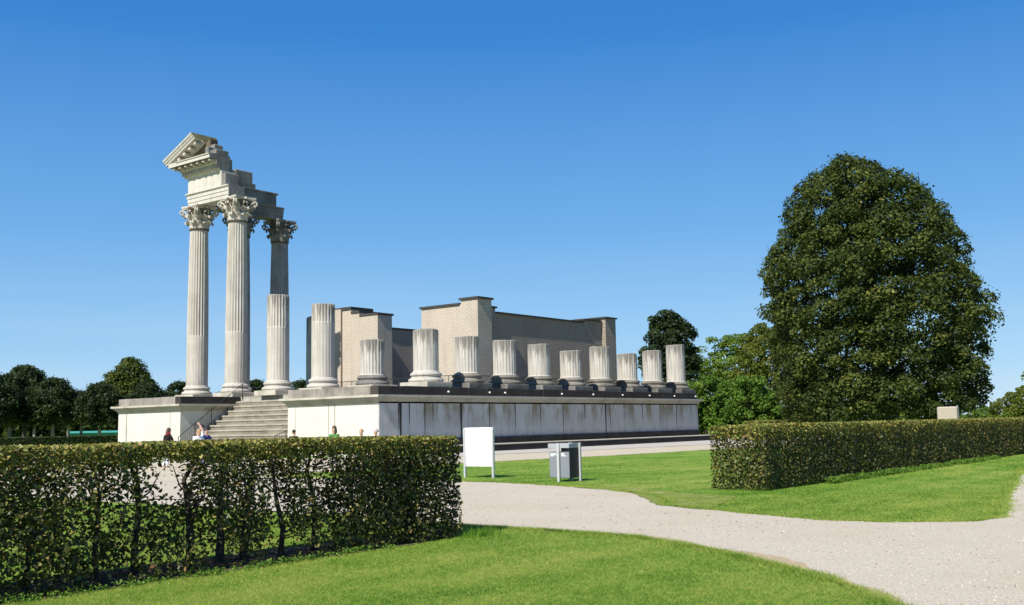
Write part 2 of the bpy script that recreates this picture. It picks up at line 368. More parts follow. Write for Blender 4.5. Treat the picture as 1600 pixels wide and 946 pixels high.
# ---------------------------------------------------------------- ground
def hgt(x, y):
    dx, dy = x-CAM.x, y-CAM.y; dist = dx*fxy[0]+dy*fxy[1]; lat = dx*rxy[0]+dy*rxy[1]
    t = np.clip((dist-92)/40, 0, 1); s = t*t*(3-2*t); u = np.clip((-lat-5)/25, 0, 1)
    return .95*s*u
xs = np.concatenate([np.linspace(-4000, -300, 12), np.linspace(-260, 260, 105), np.linspace(300, 4000, 12)])
X, Y = np.meshgrid(xs, xs, indexing='ij'); Z = hgt(X, Y)
n = len(xs); V = np.stack([X, Y, Z], -1).reshape(-1, 3)
F = [(i*n+j, (i+1)*n+j, (i+1)*n+j+1, i*n+j+1) for i in range(n-1) for j in range(n-1)]
g = MB().add(V, F).build('ground', M['grass']); tag(g, kind='structure')

def wobble(poly, amp, step=.2, closed=True):
    out = []
    k = len(poly)
    for i in range(k if closed else k-1):
        a = np.array(poly[i], float); b = np.array(poly[(i+1) % k], float); L = np.linalg.norm(b-a); q = max(1, int(L/step)) if L < 60 else 1
        for j in range(q):
            p = a+(b-a)*j/q
            if L < 60: p = p + rng.normal(size=2)*amp*.6 + amp*1.3*np.array([math.sin(p[0]*2.1+p[1]*1.3), math.sin(p[1]*2.7-p[0]*1.1)])
            out.append(p)
    return out
def sheet(name, poly, z, mat, amp=.03):
    from mathutils.geometry import delaunay_2d_cdt
    P = wobble(poly, amp); k = len(P)
    r_ = delaunay_2d_cdt([Vector((p[0], p[1])) for p in P], [], [list(range(k))], 1, 1e-5)
    fs = []
    for f in r_[2]:
        a, b_, c = (r_[0][i] for i in f[:3])
        fs.append(tuple(f) if (b_-a).cross(c-a) > 0 else tuple(reversed(f)))
    me = bpy.data.meshes.new(name); me.from_pydata([(q.x, q.y, z) for q in r_[0]], [], fs); me.materials.append(mat); me.update()
    o = bpy.data.objects.new(name, me); COL.objects.link(o); tag(o, kind='structure'); return o
# main gravel path (runs along +Y between the two hedges, widening to the crossing on the right)
near_edge = [(-33.0, -13.6), (-33.1, -23.6), (-33.5, -28.2), (-33.85, -31.8), (-33.84, -33.9), (-33.98, -35.2), (-34.35, -35.9), (-34.65, -36.5), (-35.2, -37.35), (-36.35, -38.85), (-37.3, -39.7), (-38.6, -40.7), (-41, -42.3), (-46, -44.5), (-60, -48)]
far_edge = [(-40, -60), (-14, -50), (20, -42), (90, -30), (90, -22.5), (-5.0, -34.1), (-14.5, -35.85), (-18.7, -36.55), (-21.9, -37.2), (-27.3, -38.3), (-28.9, -38.65), (-29.75, -38.55), (-30.2, -37.9), (-30.5, -37.3), (-30.5, -36.4), (-29.85, -34.8), (-29.5, -34.1), (-29.1, -33.0), (-28.4, -32.5), (-27.5, -31.9), (-26.6, -31.1), (-25.5, -29.4), (-24.7, -27.7), (-23.85, -24.9), (-23.75, -23.3), (-23.7, -15.1)]
path_poly = near_edge + [(-60, -60)] + far_edge + [(-23.6, -13.6)]
sheet('path', path_poly, .006, M['gravel'])
M['verge'] = None
def vergemat():
    mt, t, n, b = new_mat('worn_verge'); co = objco(t)
    f = ramp(t, noise(t, co, 2.6, 6, .7, (1, .6, 1)), [(.30, 0.), (.46, 1.)])
    g_ = ramp(t, noise(t, co, 9, 5, .7), [(.3, (.10, .16, .03)), (.7, (.24, .26, .07))])
    b.inputs['Specular IOR Level'].default_value = 0; c = mixc(t, f, (.42, .35, .22), g_); t.links.new(c, b.inputs['Base Color']); b.inputs['Roughness'].default_value = .95
    bump(t, b, noise(t, co, 40, 6, .8), .6, .02); return mt
sheet('worn_verge', [(-24.9, -27.9), (-24.3, -28.6), (-25.9, -31.6), (-26.4, -33.0), (-28.2, -33.6), (-29.6, -34.0), (-29.5, -33.4), (-28.9, -32.6), (-27.5, -31.5), (-26.4, -30.6), (-25.5, -29.2)], .014, vergemat(), .05)
def border(name, line, sgn, wid, mat, z):
    P = wobble(line, .02, closed=False, step=.15); vv = []; ff = []
    for i in range(len(P)):
        a = P[max(0, i-1)]; c = P[min(len(P)-1, i+1)]; t_ = (c-a)/np.linalg.norm(c-a); nn = np.array([-t_[1], t_[0]])*sgn
        w_ = wid*(.45+.35*math.sin(i*.13)+.2*math.sin(i*.41+1)+.25*rng.uniform())
        p = P[i]-nn*.01; q = P[i]+nn*max(.03, w_); vv += [(p[0], p[1], z), (q[0], q[1], z)]
    for i in range(len(P)-1): ff.append((2*i, 2*i+1, 2*i+3, 2*i+2))
    o = MB().add(vv, ff).build(name, mat); tag(o, kind='structure'); return o
M['sandedge'] = gravelmat('sandy_edge', (.40, .315, .20), (.33, .27, .15))
border('path_edge', near_edge[2:12], 1, .34, M['sandedge'], .0105)
fore_poly = [(-60, -13.7), (-33, -13.7), (-23.6, -13.7), (-23.5, -14.2), (-13, -14.2), (-8, -14.9), (-4, -15.6), (5, -16.1), (60, -19), (60, -7.5), (16.4, -9.8), (6.7, -8.6), (-2.6, -7.2), (-9, -7.2), (-9, 40), (-60, 40)]
sheet('forecourt', fore_poly, .010, M['gravel2'], .04)
sheet('pavement', [(-9, -7.15), (-2.6, -7.15), (6.7, -8.55), (16.4, -9.75), (60, -7.45), (60, 0), (-9, 0)], .022, M['pavement'], 0)
vv = []; ff = []; xs_ = np.linspace(-52, -34.9, 90)
for i, x_ in enumerate(xs_):
    for y_ in (-33.0+rng.normal()*.05, -32.4, -31.8+rng.normal()*.05): vv.append((x_, y_, .008))
for i in range(89):
    for j in range(2): ff.append((i*3+j, i*3+3+j, i*3+4+j, i*3+1+j))
ss_ = MB().add(vv, ff).build('bare_soil', M['soil']); tag(ss_, kind='structure')

# ---------------------------------------------------------------- temple podium
PZ = 3.87
XF, YR, YL, XB = -5.3, -1.3, 24.37, 31.4
SR, SL = 6.28, 17.07
pod = thing('temple_podium', (10, 10, 0), 'high pale stone podium of the ruined temple, dark streaks on its long shaded side', 'podium')
b = MB(); b.box(XF, -.45, YR, SR, 0, 3.0); b.build('cheek_wall', M['cream'], pod)
b = MB(); b.box(XF, -.45, SL, YL, 0, 3.0); b.build('cheek_wall', M['cream'], pod)
b = MB(); b.box(-.449, XB, YR+.001, YL-.001, 0, PZ-.02); b.build('podium_core', M['side'], pod)
# thin weathered facing slabs on the long side, separate panels with open joints
jx = [-5.298, -3.75, -3.6, -2.9, -1.6, -.9, 1.6, 4.3, 6.9, 9.6, 12.2, 14.8, 17.5, 18.1, 20.0, 22.6, 25.2, 27.8, 30.2, 31.42]
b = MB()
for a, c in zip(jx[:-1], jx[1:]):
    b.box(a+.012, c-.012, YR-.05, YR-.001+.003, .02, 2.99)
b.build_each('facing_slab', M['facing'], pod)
b = MB()
for x in jx[1:-1]:
    wd = .10 if x in (-3.6, 1.6, 17.5) else .05
    L = random.uniform(1.0, 2.9) if x not in (-3.6, 1.6, 17.5) else 2.9
    b.add([(x-wd, YR-.054, 2.99), (x+wd, YR-.054, 2.99), (x+wd*.5, YR-.054, 2.99-L), (x-wd*.4, YR-.054, 2.99-L*.95)], [(0, 1, 2, 3)])
b.build_each('joint_stain', M['blackstone'], pod)
# front pilaster strips / seams
b = MB()
for y, wd in ((2.2, .05), (2.72, .04), (5.6, .02), (23.35, .10), (18.2, .04)):
    b.box(XF-.012, XF+.01, y-wd/2, y+wd/2, .2, 2.985)
b.build_each('joint_stain', M['coping'], pod)
# cornice: moulded profile round the podium, built as stacked steps
def cornice_run(x0, x1, y0, y1):
    b = MB()
    for (o, z0, z1) in ((.05, 2.90, 2.99), (.11, 2.99, 3.07), (.19, 3.07, 3.16), (.30, 3.16, 3.24), (.40, 3.24, 3.37)):
        b.box(x0-o, x1+(o if x1 > 20 else 0), y0-o, y1+o, z0+.001, z1)
    return b
cb_ = cornice_run(XF, -.5, YR, SR); cb_.build('cornice', M['moulding'], pod)
cb_ = cornice_run(XF, -.5, SL, YL); cb_.build('cornice', M['moulding'], pod)
b = MB()
for (o, z0, z1) in ((.05, 2.90, 2.99), (.11, 2.99, 3.07), (.19, 3.07, 3.16), (.30, 3.16, 3.24), (.40, 3.24, 3.37)):
    b.box(-.498, XB+o, YR-o, YL+o, z0+.001, z1)
b.build('cornice', M['moulding'], pod)
# blocking course: grey blocks on the front, blackened along the side
b = MB()
def blocks_y(y0, y1, st, x0=XF-.02, x1=XF+.55):
    y = y0
    while y < y1-.05:
        e = min(y1, y+st*random.uniform(.85, 1.15)); e = y1 if y1-e < .4 else e
        b.box(x0+random.uniform(0, .015), x1, y+.006, e-.006, 3.372, PZ+random.uniform(-.015, .02), bev=.02); y = e
blocks_y(YR+.6, SR, 1.6); blocks_y(SL+.6, YL, 1.6)
b.build_each('blocking_stone', M['coping'], pod)
b = MB()
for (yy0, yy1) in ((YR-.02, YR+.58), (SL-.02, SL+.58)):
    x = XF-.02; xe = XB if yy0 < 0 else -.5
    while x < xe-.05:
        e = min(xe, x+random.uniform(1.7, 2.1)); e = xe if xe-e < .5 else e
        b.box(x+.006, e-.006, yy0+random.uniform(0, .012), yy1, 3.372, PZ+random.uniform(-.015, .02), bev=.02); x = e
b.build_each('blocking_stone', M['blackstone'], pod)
b = MB(); b.box(XF+.5, -.46, YR+.55, SR-.0, 3.0, PZ-.06); b.box(XF+.5, -.46, SL+.55, YL-.02, 3.0, PZ-.06); b.build_each('paving', M['coping'], pod)
b = MB(); b.box(-.44, XB-.1, YR+.6, YL-.1, PZ-.02, PZ-.005); b.build('paving', M['coping'], pod)
# small white knobs in the dark course
for x in (.47, 4.34, 5.88, 12.12, 15.96, 19.87, 23.74, 27.61, 31.1):
    b = MB()
    b.lathe([(.045, 0), (.055, .02), (.055, .08), (.035, .10)], n=14)
    o = b.build('white_knob', M['white'], pod); o.rotation_euler = (R(90), 0, 0); o.location = Vector((x, YR-.02, 3.60)) - Vector(pod['base'])
# black base course + stepped ledge on the long side
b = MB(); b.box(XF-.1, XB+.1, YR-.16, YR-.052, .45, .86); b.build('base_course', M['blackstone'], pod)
b = MB(); b.box(XF-.4, XB+.93, YR-1.33, YR-.05, 0, .39); b.build('ledge', M['blackstone'], pod)  # black riser: its shade is put into the colour
b = MB(); b.box(XF-.42, XB+.95, YR-1.35, YR-.052, .392, .455, bev=.015); b.build('ledge_coping', M['moulding'], pod)

# staircase
st = thing('stone_staircase', (-3, 11.7, 0), 'broad flight of worn stone steps up between the two podium blocks', 'staircase')
NS = 12; rise = PZ/NS; tread = .455; X0 = -.45-tread*(NS-1)
for i in range(NS):
    b = MB(); y = SL-.01; x = X0+i*tread - (0 if i < NS-1 else 0)
    while y > SR+.02:
        e = max(SR+.01, y-random.uniform(1.5, 2.6)); e = SR+.01 if e-SR < .7 else e
        b.box(x+random.uniform(-.012, .012), x+tread+.25, e+.004, y-.004, (i+1)*rise-.12, (i+1)*rise+random.uniform(-.008, .006), bev=.018)
        b.box(x+.045+random.uniform(-.008, .008), x+tread+.24, e+.004, y-.004, max(0, i*rise-.15), (i+1)*rise-.121, 1); y = e
    b.build('step', [M['steps'], M['riser']], st)

# ---------------------------------------------------------------- railings
def railing(pts, base_z, h, label, post_every=1.8, name='metal_railing', group=None, two=False):
    bx = ((pts[0][0]+pts[-1][0])/2, (pts[0][1]+pts[-1][1])/2, base_z[0])
    t = thing(name, bx, label, 'railing', group)
    b = MB(); b.tube([(p[0], p[1], z+h) for p, z in zip(pts, base_z)], .022, 6); b.build('top_rail', M['darkmetal'], t)
    b = MB(); b.tube([(p[0], p[1], z+.12) for p, z in zip(pts, base_z)], .012, 5); b.build('bottom_rail', M['darkmetal'], t)
    bb = MB(); pp = []
    for (p, z), (q, z2) in zip(list(zip(pts, base_z))[:-1], list(zip(pts, base_z))[1:]):
        L = math.hypot(q[0]-p[0], q[1]-p[1]); k = int(L/.14)
        for i in range(k+1):
            u = i/max(1, k); x, y, zz = p[0]+(q[0]-p[0])*u, p[1]+(q[1]-p[1])*u, z+(z2-z)*u
            bb.tube([(x, y, zz+.1), (x, y, zz+h)], .007, 4)
        k = max(1, int(round(L/post_every)))
        for i in range(k+1):
            u = i/k; pp.append((p[0]+(q[0]-p[0])*u, p[1]+(q[1]-p[1])*u, z+(z2-z)*u))
    o = bb.build('bars', M['darkmetal'], t)
    for x, y, z in pp:
        b = MB(); b.box(x-.02, x+.02, y-.02, y+.02, z-.1, z+h+.02); b.build('post', M['darkmetal'], t)
    return t
railing([(7.7, 17.0), (7.7, 2.6)], [PZ, PZ], 1.15, 'thin dark railing across the podium in front of the brick walls', 2.4)
railing([(7.7, 2.55), (30.5, 2.55)], [PZ, PZ], 1.05, 'thin dark railing along the podium behind the row of column stumps', 2.5)
railing([(-.5, SL-.25), (-5.6, SL-.25)], [PZ-.1, .2], 1.0, 'slanting dark stair rail along the shaded left edge of the steps', 1.3)
railing([(-4.4, SR+.25), (-5.9, SR+.45)], [.75, .2], 1.0, 'short slanting stair rail at the foot of the steps, right edge', .9)

# ---------------------------------------------------------------- columns
PY = 4.564; PX = 3.8
def shaft_mb(r0, r1, ztot, zfull, ztrans=8.45, zb=4.82, shallow=.012, deep=.055, seg=6, nfl=24, smooth=False, ragged=.0):
    """fluted shaft from zb to ztot; radius runs r0 (zb) to r1 (zfull)"""
    n = nfl*seg
    zsr = [zb, zb+.06]
    z = zb+.5
    while z < ztot-.1: zsr.append(z); z += .6
    if zb+.6 < ztrans < ztot-.2: zsr += [ztrans-.02, ztrans+.10]
    zsr = sorted(set(zsr + [ztot-.05, ztot]))
    v = []
    th = np.arange(n)*2*math.pi/n; u = (np.arange(n) % seg)/seg
    prof = np.where(u == 0, 0, np.sin(math.pi*np.clip(u, 0, 1))**.6)
    if seg >= 6: prof[u == 1/seg] *= 0.75
    ph = rng.uniform(0, 6.28, 4)
    for z in zsr:
        s = (z-zb)/(zfull-zb); r = r0+(r1-r0)*(s**1.5 if s > 0 else 0) + .02*math.sin(math.pi*min(1, s))
        dp = shallow if z < ztrans else deep
        if z <= zb+.03: r *= 1.05; dp = 0
        if smooth: dp = .003
        rr = r - dp*prof
        if z > ztot-.03: rr = rr - .03
        zz = np.full(n, z)
        if z > ztot-.4: zz = zz + ragged*(np.sin(th*2+ph[0])+.5*np.sin(th*5+ph[1]))*(1 if z > ztot-.03 else .6)
        v.append(np.stack([rr*np.cos(th), rr*np.sin(th), zz], 1))
    k = len(zsr); V = np.concatenate(v)
    F = [(i*n+j, i*n+(j+1) % n, (i+1)*n+(j+1) % n, (i+1)*n+j) for i in range(k-1) for j in range(n)]
    F.append(tuple(range((k-1)*n, k*n)))
    return MB().add(V, F)
BASE = [(1.0, 0), (1.06, .05), (1.07, .12), (1.03, .20), (.96, .235), (.93, .24), (.90, .28), (.885, .33), (.90, .37), (.93, .385), (.95, .40), (.965, .46), (.94, .53), (.87, .565), (.84, .57), (.82, .625)]
def place(mb, x, y):
    mb.v = [q+np.array([x, y, 0]) for q in mb.v]; return mb
def column_base(x, y, parent, mat=None, pm=None):
    b = MB(); b.lathe(BASE, x, y, 4.2, 40); b.build('base', mat or M['column'], parent, smooth=False)
    b = MB(); b.box(x-1.12, x+1.12, y-1.12, y+1.12, PZ-.02, 4.195, bev=.02); b.build('plinth', pm or M['moulding'], parent)

def leaf_strip(mb, theta, path, wid, bulge=.05, th=.035, cx=0, cy=0, z0=0):
    """acanthus leaf: path of (r, z), lobed width"""
    nu, nw = 9, 5
    P = np.array(path, float); t = np.linspace(0, 1, len(P)); ts = np.linspace(0, 1, nu)
    r = np.interp(ts, t, P[:, 0]); z = np.interp(ts, t, P[:, 1])
    er = np.array([math.cos(theta), math.sin(theta), 0]); et = np.array([-math.sin(theta), math.cos(theta), 0])
    top = []; bot = []
    for i in range(nu):
        wv = wid*(math.sin(math.pi*(.30+.62*ts[i]))**.7)*(1+.22*math.cos(ts[i]*math.pi*7))*.5
        dr = np.gradient(r)[i]; dz = np.gradient(z)[i]; L = math.hypot(dr, dz)+1e-6
        nrm = er*dz/L - np.array([0, 0, 1])*dr/L
        for j in range(nw):
            q = (j-(nw-1)/2)/((nw-1)/2)
            c = np.array([cx, cy, z0]) + er*r[i] + np.array([0, 0, z[i]]) + et*wv*q + nrm*(bulge*(1-abs(q))-bulge*.6*q*q)
            top.append(c+nrm*th*.5); bot.append(c-nrm*th*.5)
    V = np.array(top+bot); K = nu*nw; F = []
    for i in range(nu-1):
        for j in range(nw-1):
            a = i*nw+j; F.append((a, a+1, a+nw+1, a+nw)); F.append((K+a, K+a+nw, K+a+nw+1, K+a+1))
    for i in range(nu-1):
        a = i*nw; F.append((a, a+nw, K+a+nw, K+a)); a = i*nw+nw-1; F.append((a, K+a, K+a+nw, a+nw))
    for j in range(nw-1):
        F.append((j, K+j, K+j+1, j+1)); a = (nu-1)*nw+j; F.append((a, a+1, K+a+1, K+a))
    mb.add(V, F)
def capital(x, y, parent, z0=16.4, mat=None):
    mat = mat or M['capital']
    b = MB(); b.lathe([(.655, -.02), (.72, 0), (.73, .05), (.67, .08), (.63, .10), (.64, .6), (.70, 1.1), (.80, 1.4), (.90, 1.52), (.92, 1.56)], x, y, z0, 32, 1)
    for k in range(8):
        leaf_strip(b, k*math.pi/4+math.pi/8, [(.66, .10), (.68, .34), (.74, .52), (.86, .62), (.97, .60), (1.0, .50), (.95, .44)], .50, cx=x, cy=y, z0=z0)
        leaf_strip(b, k*math.pi/4, [(.66, .12), (.68, .6), (.74, .86), (.86, 1.02), (1.02, 1.05), (1.08, .94), (1.02, .86)], .48, cx=x, cy=y, z0=z0)
    for k in range(4):
        th = math.pi/4+k*math.pi/2; er = np.array([math.cos(th), math.sin(th), 0])
        for sgn in (-1, 1):
            et = np.array([-math.sin(th), math.cos(th), 0])*sgn
            pts = [(.68, .85, .30), (.78, 1.08, .24), (.98, 1.32, .17), (1.18, 1.47, .10)]
            c = (1.22, 1.30)
            for q in range(11):
                a = math.pi/2-.2 - q*.62; rr = .185*(1-q/12)
                pts.append((c[0]+rr*math.cos(a), c[1]+rr*math.sin(a), .075))
            P = [np.array([x, y, z0+p[1]])+er*p[0]+et*p[2] for p in pts]
            b.tube([tuple(p) for p in P], [.06]*3+[.065]*4+[.055]*8, 6)
        leaf_strip(b, th, [(.72, .7), (.82, .95), (1.0, 1.12), (1.2, 1.14), (1.26, 1.04)], .36, cx=x, cy=y, z0=z0)
        th2 = k*math.pi/2; er = np.array([math.cos(th2), math.sin(th2), 0]); et0 = np.array([-math.sin(th2), math.cos(th2), 0])
        for sgn in (-1, 1):
            pts = [(.72, .9, .30), (.80, 1.15, .20), (.88, 1.38, .14)]
            for q in range(8):
                a = math.pi*.9 - q*.7; rr = .10*(1-q/10); pts.append((.93, 1.36+rr*math.sin(a), .12+rr*math.cos(a)))
            b.tube([tuple(np.array([x, y, z0+p[1]])+er*p[0]+et0*p[2]*sgn) for p in pts], .042, 5)
    o = b.build('capital', [mat, M['soffit']], parent, smooth=False)  # dark brown bell paints the shade behind the leaves
    # abacus with concave sides
    poly = []
    for k in range(4):
        a0 = math.pi/4+k*math.pi/2; a1 = a0+math.pi/2
        p0 = np.array([math.cos(a0), math.sin(a0)])*1.42; p1 = np.array([math.cos(a1), math.sin(a1)])*1.42
        dirn = unit(p1-p0); nn = -(p0+p1)/2/np.linalg.norm((p0+p1)/2)
        for u in np.linspace(.06, .94, 9): poly.append(p0+(p1-p0)*u + nn*.17*math.sin(math.pi*u))
    b = MB(); n_ = len(poly); vv = []
    for s_, z in ((.93, 1.55), (.95, 1.62), (1.0, 1.66), (1.0, 1.795)): vv += [(x+p[0]*s_, y+p[1]*s_, z0+z) for p in poly]
    ff = [(i*n_+j, i*n_+(j+1) % n_, (i+1)*n_+(j+1) % n_, (i+1)*n_+j) for i in range(3) for j in range(n_)]
    ff += [tuple(range(n_-1, -1, -1)), tuple(range(3*n_, 4*n_))]
    b.add(vv, ff)
    for k in range(4):
        th2 = k*math.pi/2; b.lathe([(.02, 0), (.10, .03), (.12, .10), (.08, .17), (.02, .2)], x+.93*math.cos(th2), y+.93*math.sin(th2), z0+1.58, 10)
    a = b.build('abacus', mat, None); a.parent = o; a.location = (0, 0, 0)
    a.location = -Vector((0, 0, 0)) if o.location.length == 0 else -Vector(parent['base'])-o.location
    return o
def tall_column(x, y, label, smat=None, cmat=None):
    t = thing('tall_column', (x, y, PZ), label, 'column', 'tall Corinthian columns carrying the temple entablature')
    column_base(x, y, t)
    b = place(shaft_mb(.775, .655, 16.4, 16.4), x, y); o = b.build('shaft', smat or M['column'], t)
    capital(x, y, t, mat=cmat)
    return t
tall_column(0, 5*PY, 'leftmost tall fluted column, white, standing at the outer front corner under the pediment')
tall_column(0, 4*PY, 'second tall fluted column, at the stair top under the cut end of the entablature')
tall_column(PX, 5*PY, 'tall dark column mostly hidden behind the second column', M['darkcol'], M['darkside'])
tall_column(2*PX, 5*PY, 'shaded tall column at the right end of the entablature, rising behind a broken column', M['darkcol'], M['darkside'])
def stump(x, y, top, label, mat=None, shallow=.014, smooth=False, r0=.765, bm_=None, pm=None, ztr=8.45, rag=.03):
    t = thing('column_stump', (x, y, PZ), label, 'column stump', 'broken column stumps standing on the temple podium')
    column_base(x, y, t, bm_, pm)
    b = place(shaft_mb(r0, .655, top, 16.4, shallow=shallow, smooth=smooth, ragged=rag, ztrans=ztr), x, y)
    b.build('shaft', mat or M['stump'], t, origin=(x, y, top)); return t
stump(0, 3*PY, 10.72, 'tallest broken column, cut flat halfway up, at the right edge of the steps', M['tallstump'], rag=.01)
stump(0, 2*PY, 9.70, 'tall broken column with deep flutes on top, left of the black-based stump', M['tallstump'], rag=.01)
stump(0, 1*PY, 7.04, 'short fluted stump on a black base, before the stepped brick wall', M['stump'], .035, bm_=M['darkside'], rag=.005)
side = [(7.36, 'mossy-topped stump at the corner where the front and long rows meet', .010, False),
        (7.14, 'fluted stump before the light corner of the high brick wall, next after the corner stump', .028, False),
        (7.10, 'third stump of the long row, dark-streaked flutes, against the shaded brick wall', .028, False),
        (7.02, 'smooth unfluted stump with a dark rim, fourth of the long row', .002, True),
        (6.74, 'squat fluted stump just right of the smooth unfluted one', .028, False),
        (7.20, 'broad fluted stump before the far end of the brick wall, sixth of the long row', .022, False),
        (6.84, 'lowest stump against open sky, just right of the brick wall end', .026, False),
        (7.24, 'dark-topped streaked stump in front of the dark green tree, last but one of the row', .02, False),
        (7.88, 'tallest and last stump of the long row, pale and almost smooth, at the far end', .004, True)]
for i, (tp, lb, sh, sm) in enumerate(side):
    stump(i*PX, 0, tp, lb, M['stump'], sh, sm, rag=.02, bm_=M['basestone'] if i else M['column'], pm=M['darkside'] if i else None)  # dark bases and plinths carry part of the row's shade in colour
stump(3*PX, 5*PY, 10.7, 'narrow dark strip of a shaded broken column left of the tall stump, far row', M['stump'])

# ---------------------------------------------------------------- entablature with pediment corner
ent = thing('entablature', (0, 5*PY, 18.2), 'white carved entablature corner with broken pediment, stepping down to the right over four columns', 'entablature')
CY = 5*PY; H = .64
b = MB()
for (o, z0, z1) in ((-.06, 18.2, 18.47), (-.02, 18.472, 18.76), (.02, 18.762, 19.02), (.07, 19.022, 19.08), (.12, 19.082, 19.17)):
    b.box(-H-o, H+o, 18.45, CY+H+o, z0, z1)
b.build('architrave', M['entab'], ent)
b = MB(); b.box(-H-.05, H+.04, 18.40, 18.448, 18.2, 19.165); b.build('cut_face', M['darkside'], ent)  # slab added over the cut end, dark to carry its shade
b = MB()
for (o, z0, z1) in ((-.06, 18.2, 18.47), (-.02, 18.472, 18.76), (.02, 18.762, 19.02), (.07, 19.022, 19.08), (.12, 19.082, 19.17)):
    b.box(H+o+.002, 7.45, CY-H-o, CY+H+o-.003, z0, z1)
b.build('architrave', M['darkside'], ent)  # side arm coloured darker than the front, shade included
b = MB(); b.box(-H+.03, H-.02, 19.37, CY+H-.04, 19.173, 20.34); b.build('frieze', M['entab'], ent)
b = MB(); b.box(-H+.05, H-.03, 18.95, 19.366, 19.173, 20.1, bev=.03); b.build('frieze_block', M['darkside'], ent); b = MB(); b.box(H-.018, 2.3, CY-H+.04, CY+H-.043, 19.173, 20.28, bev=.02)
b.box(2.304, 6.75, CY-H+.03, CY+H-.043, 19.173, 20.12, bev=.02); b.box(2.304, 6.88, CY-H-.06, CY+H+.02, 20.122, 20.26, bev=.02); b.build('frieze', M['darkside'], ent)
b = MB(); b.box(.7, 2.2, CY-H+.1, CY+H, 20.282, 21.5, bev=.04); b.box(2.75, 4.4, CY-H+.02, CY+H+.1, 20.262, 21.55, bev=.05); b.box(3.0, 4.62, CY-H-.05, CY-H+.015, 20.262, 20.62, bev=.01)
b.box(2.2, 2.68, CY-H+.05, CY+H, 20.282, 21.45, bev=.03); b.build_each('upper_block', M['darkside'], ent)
# horizontal cornice of the front: profile in XZ, runs in Y from the cut (19.5) to the corner
Y0, Y1 = 19.48, CY+H
prof = [(.2, 20.342), (-.62, 20.342), (-.70, 20.40), (-.72, 20.48), (-.76, 20.482), (-.76, 20.78), (-.92, 20.80), (-.96, 20.88), (-.97, 20.94), (-.97, 21.12), (-1.56, 21.14), (-1.60, 21.16), (-1.60, 21.38), (-1.66, 21.41), (-1.68, 21.48), (.2, 21.54)]
b = MB(); b.prism([p for p in prof], 'y', Y0, Y1+.1, 0, 1)
# mitred corner projection past the flank
b.box(-1.60, .2, Y1+.1, 24.5, 21.142, 21.46); b.box(-.97, .2, Y1+.1, 24.0, 20.8, 21.14); b.box(-.75, .2, Y1+.1, 23.7, 20.36, 20.798)
b.build('cornice', [M['entab'], M['darkside']], ent)
b = MB(); y = Y0+.1
while y < Y1+.2: b.box(-.95, -.75, y, y+.15, 20.49, 20.77, bev=.01); y += .25
b.build('dentils', M['capital'], ent)
b = MB(); y = Y0+.12
while y < 24.3:
    b.box(-1.48, -.95, y, y+.24, 20.955, 21.138, bev=.02); y += .72
b.build_each('bracket', M['moulding'], ent)
# raking cornice: slopes up from the left corner, cut at the break; profile in (x, n) with n perpendicular to the slope
tipY, tipZ = 24.85, 21.60; ang = math.atan2(23.28-21.72, 24.79-21.28); Lr = 3.8
rp = [(.55, 0), (-.85, 0), (-.88, .12), (-1.48, .14), (-1.50, .16), (-1.50, .30), (-1.56, .32), (-1.60, .42), (-1.67, .50), (-1.70, .62), (.55, .62)]
def rake(p, s): return (p[0], tipY - s*math.cos(ang) + p[1]*math.sin(ang)*1.0, tipZ + s*math.sin(ang) + p[1]*math.cos(ang) - .33)
b = MB(); n_ = len(rp)
s0s = [-.05 if p[1] > .1 else .75 for p in rp]
v = [rake(p, s0s[i]+ (.0)) for i, p in enumerate(rp)] + [rake(p, Lr) for p in rp]
b.add(v, [(i, (i+1) % n_, n_+(i+1) % n_, n_+i) for i in range(n_-2)] + [(n_-1, 0, n_, 2*n_-1)] + [tuple(range(n_-1, -1, -1))], 0)
b.add(v, [(n_-2, n_-1, 2*n_-1, 2*n_-2), tuple(range(n_, 2*n_))], 1)
b.build('raking_cornice', [M['entab'], M['moss']], ent)
b = MB(); s_ = 1.3
while s_ < Lr-.1:
    c = np.array(rake((0, -.12), s_)); b.box(-1.36, -.84, c[1]-.13, c[1]+.13, c[2]-.06, c[2]+.16, bev=.02); s_ += .72
b.build_each('bracket', M['moulding'], ent)
b = MB(); zt = lambda y: tipZ+(tipY-y)*math.tan(ang)-.36
b.prism([(20.9, 21.545), (23.6, 21.545), (23.6, zt(23.6)), (20.9, zt(20.9))], 'x', -.5, .15); b.build('tympanum', M['soffit'], ent)  # brown tone includes the shadow under the raking cornice
b = MB(); b.box(-1.555, -.975, Y0+.01, 24.3, 21.115, 21.1385); b.box(-.764, -.70, Y0+.01, Y1+.1, 20.49, 20.775); b.build('soffit_stain_shade', M['soffit'], ent)  # brown sheets: stain plus painted shade between brackets and dentils
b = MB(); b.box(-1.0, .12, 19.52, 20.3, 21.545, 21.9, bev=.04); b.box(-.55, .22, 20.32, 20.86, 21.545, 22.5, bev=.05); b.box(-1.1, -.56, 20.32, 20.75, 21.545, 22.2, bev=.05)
b.box(.22, .75, 19.9, 20.6, 20.35, 21.5, bev=.05); b.build_each('upper_block', M['darkside'], ent)

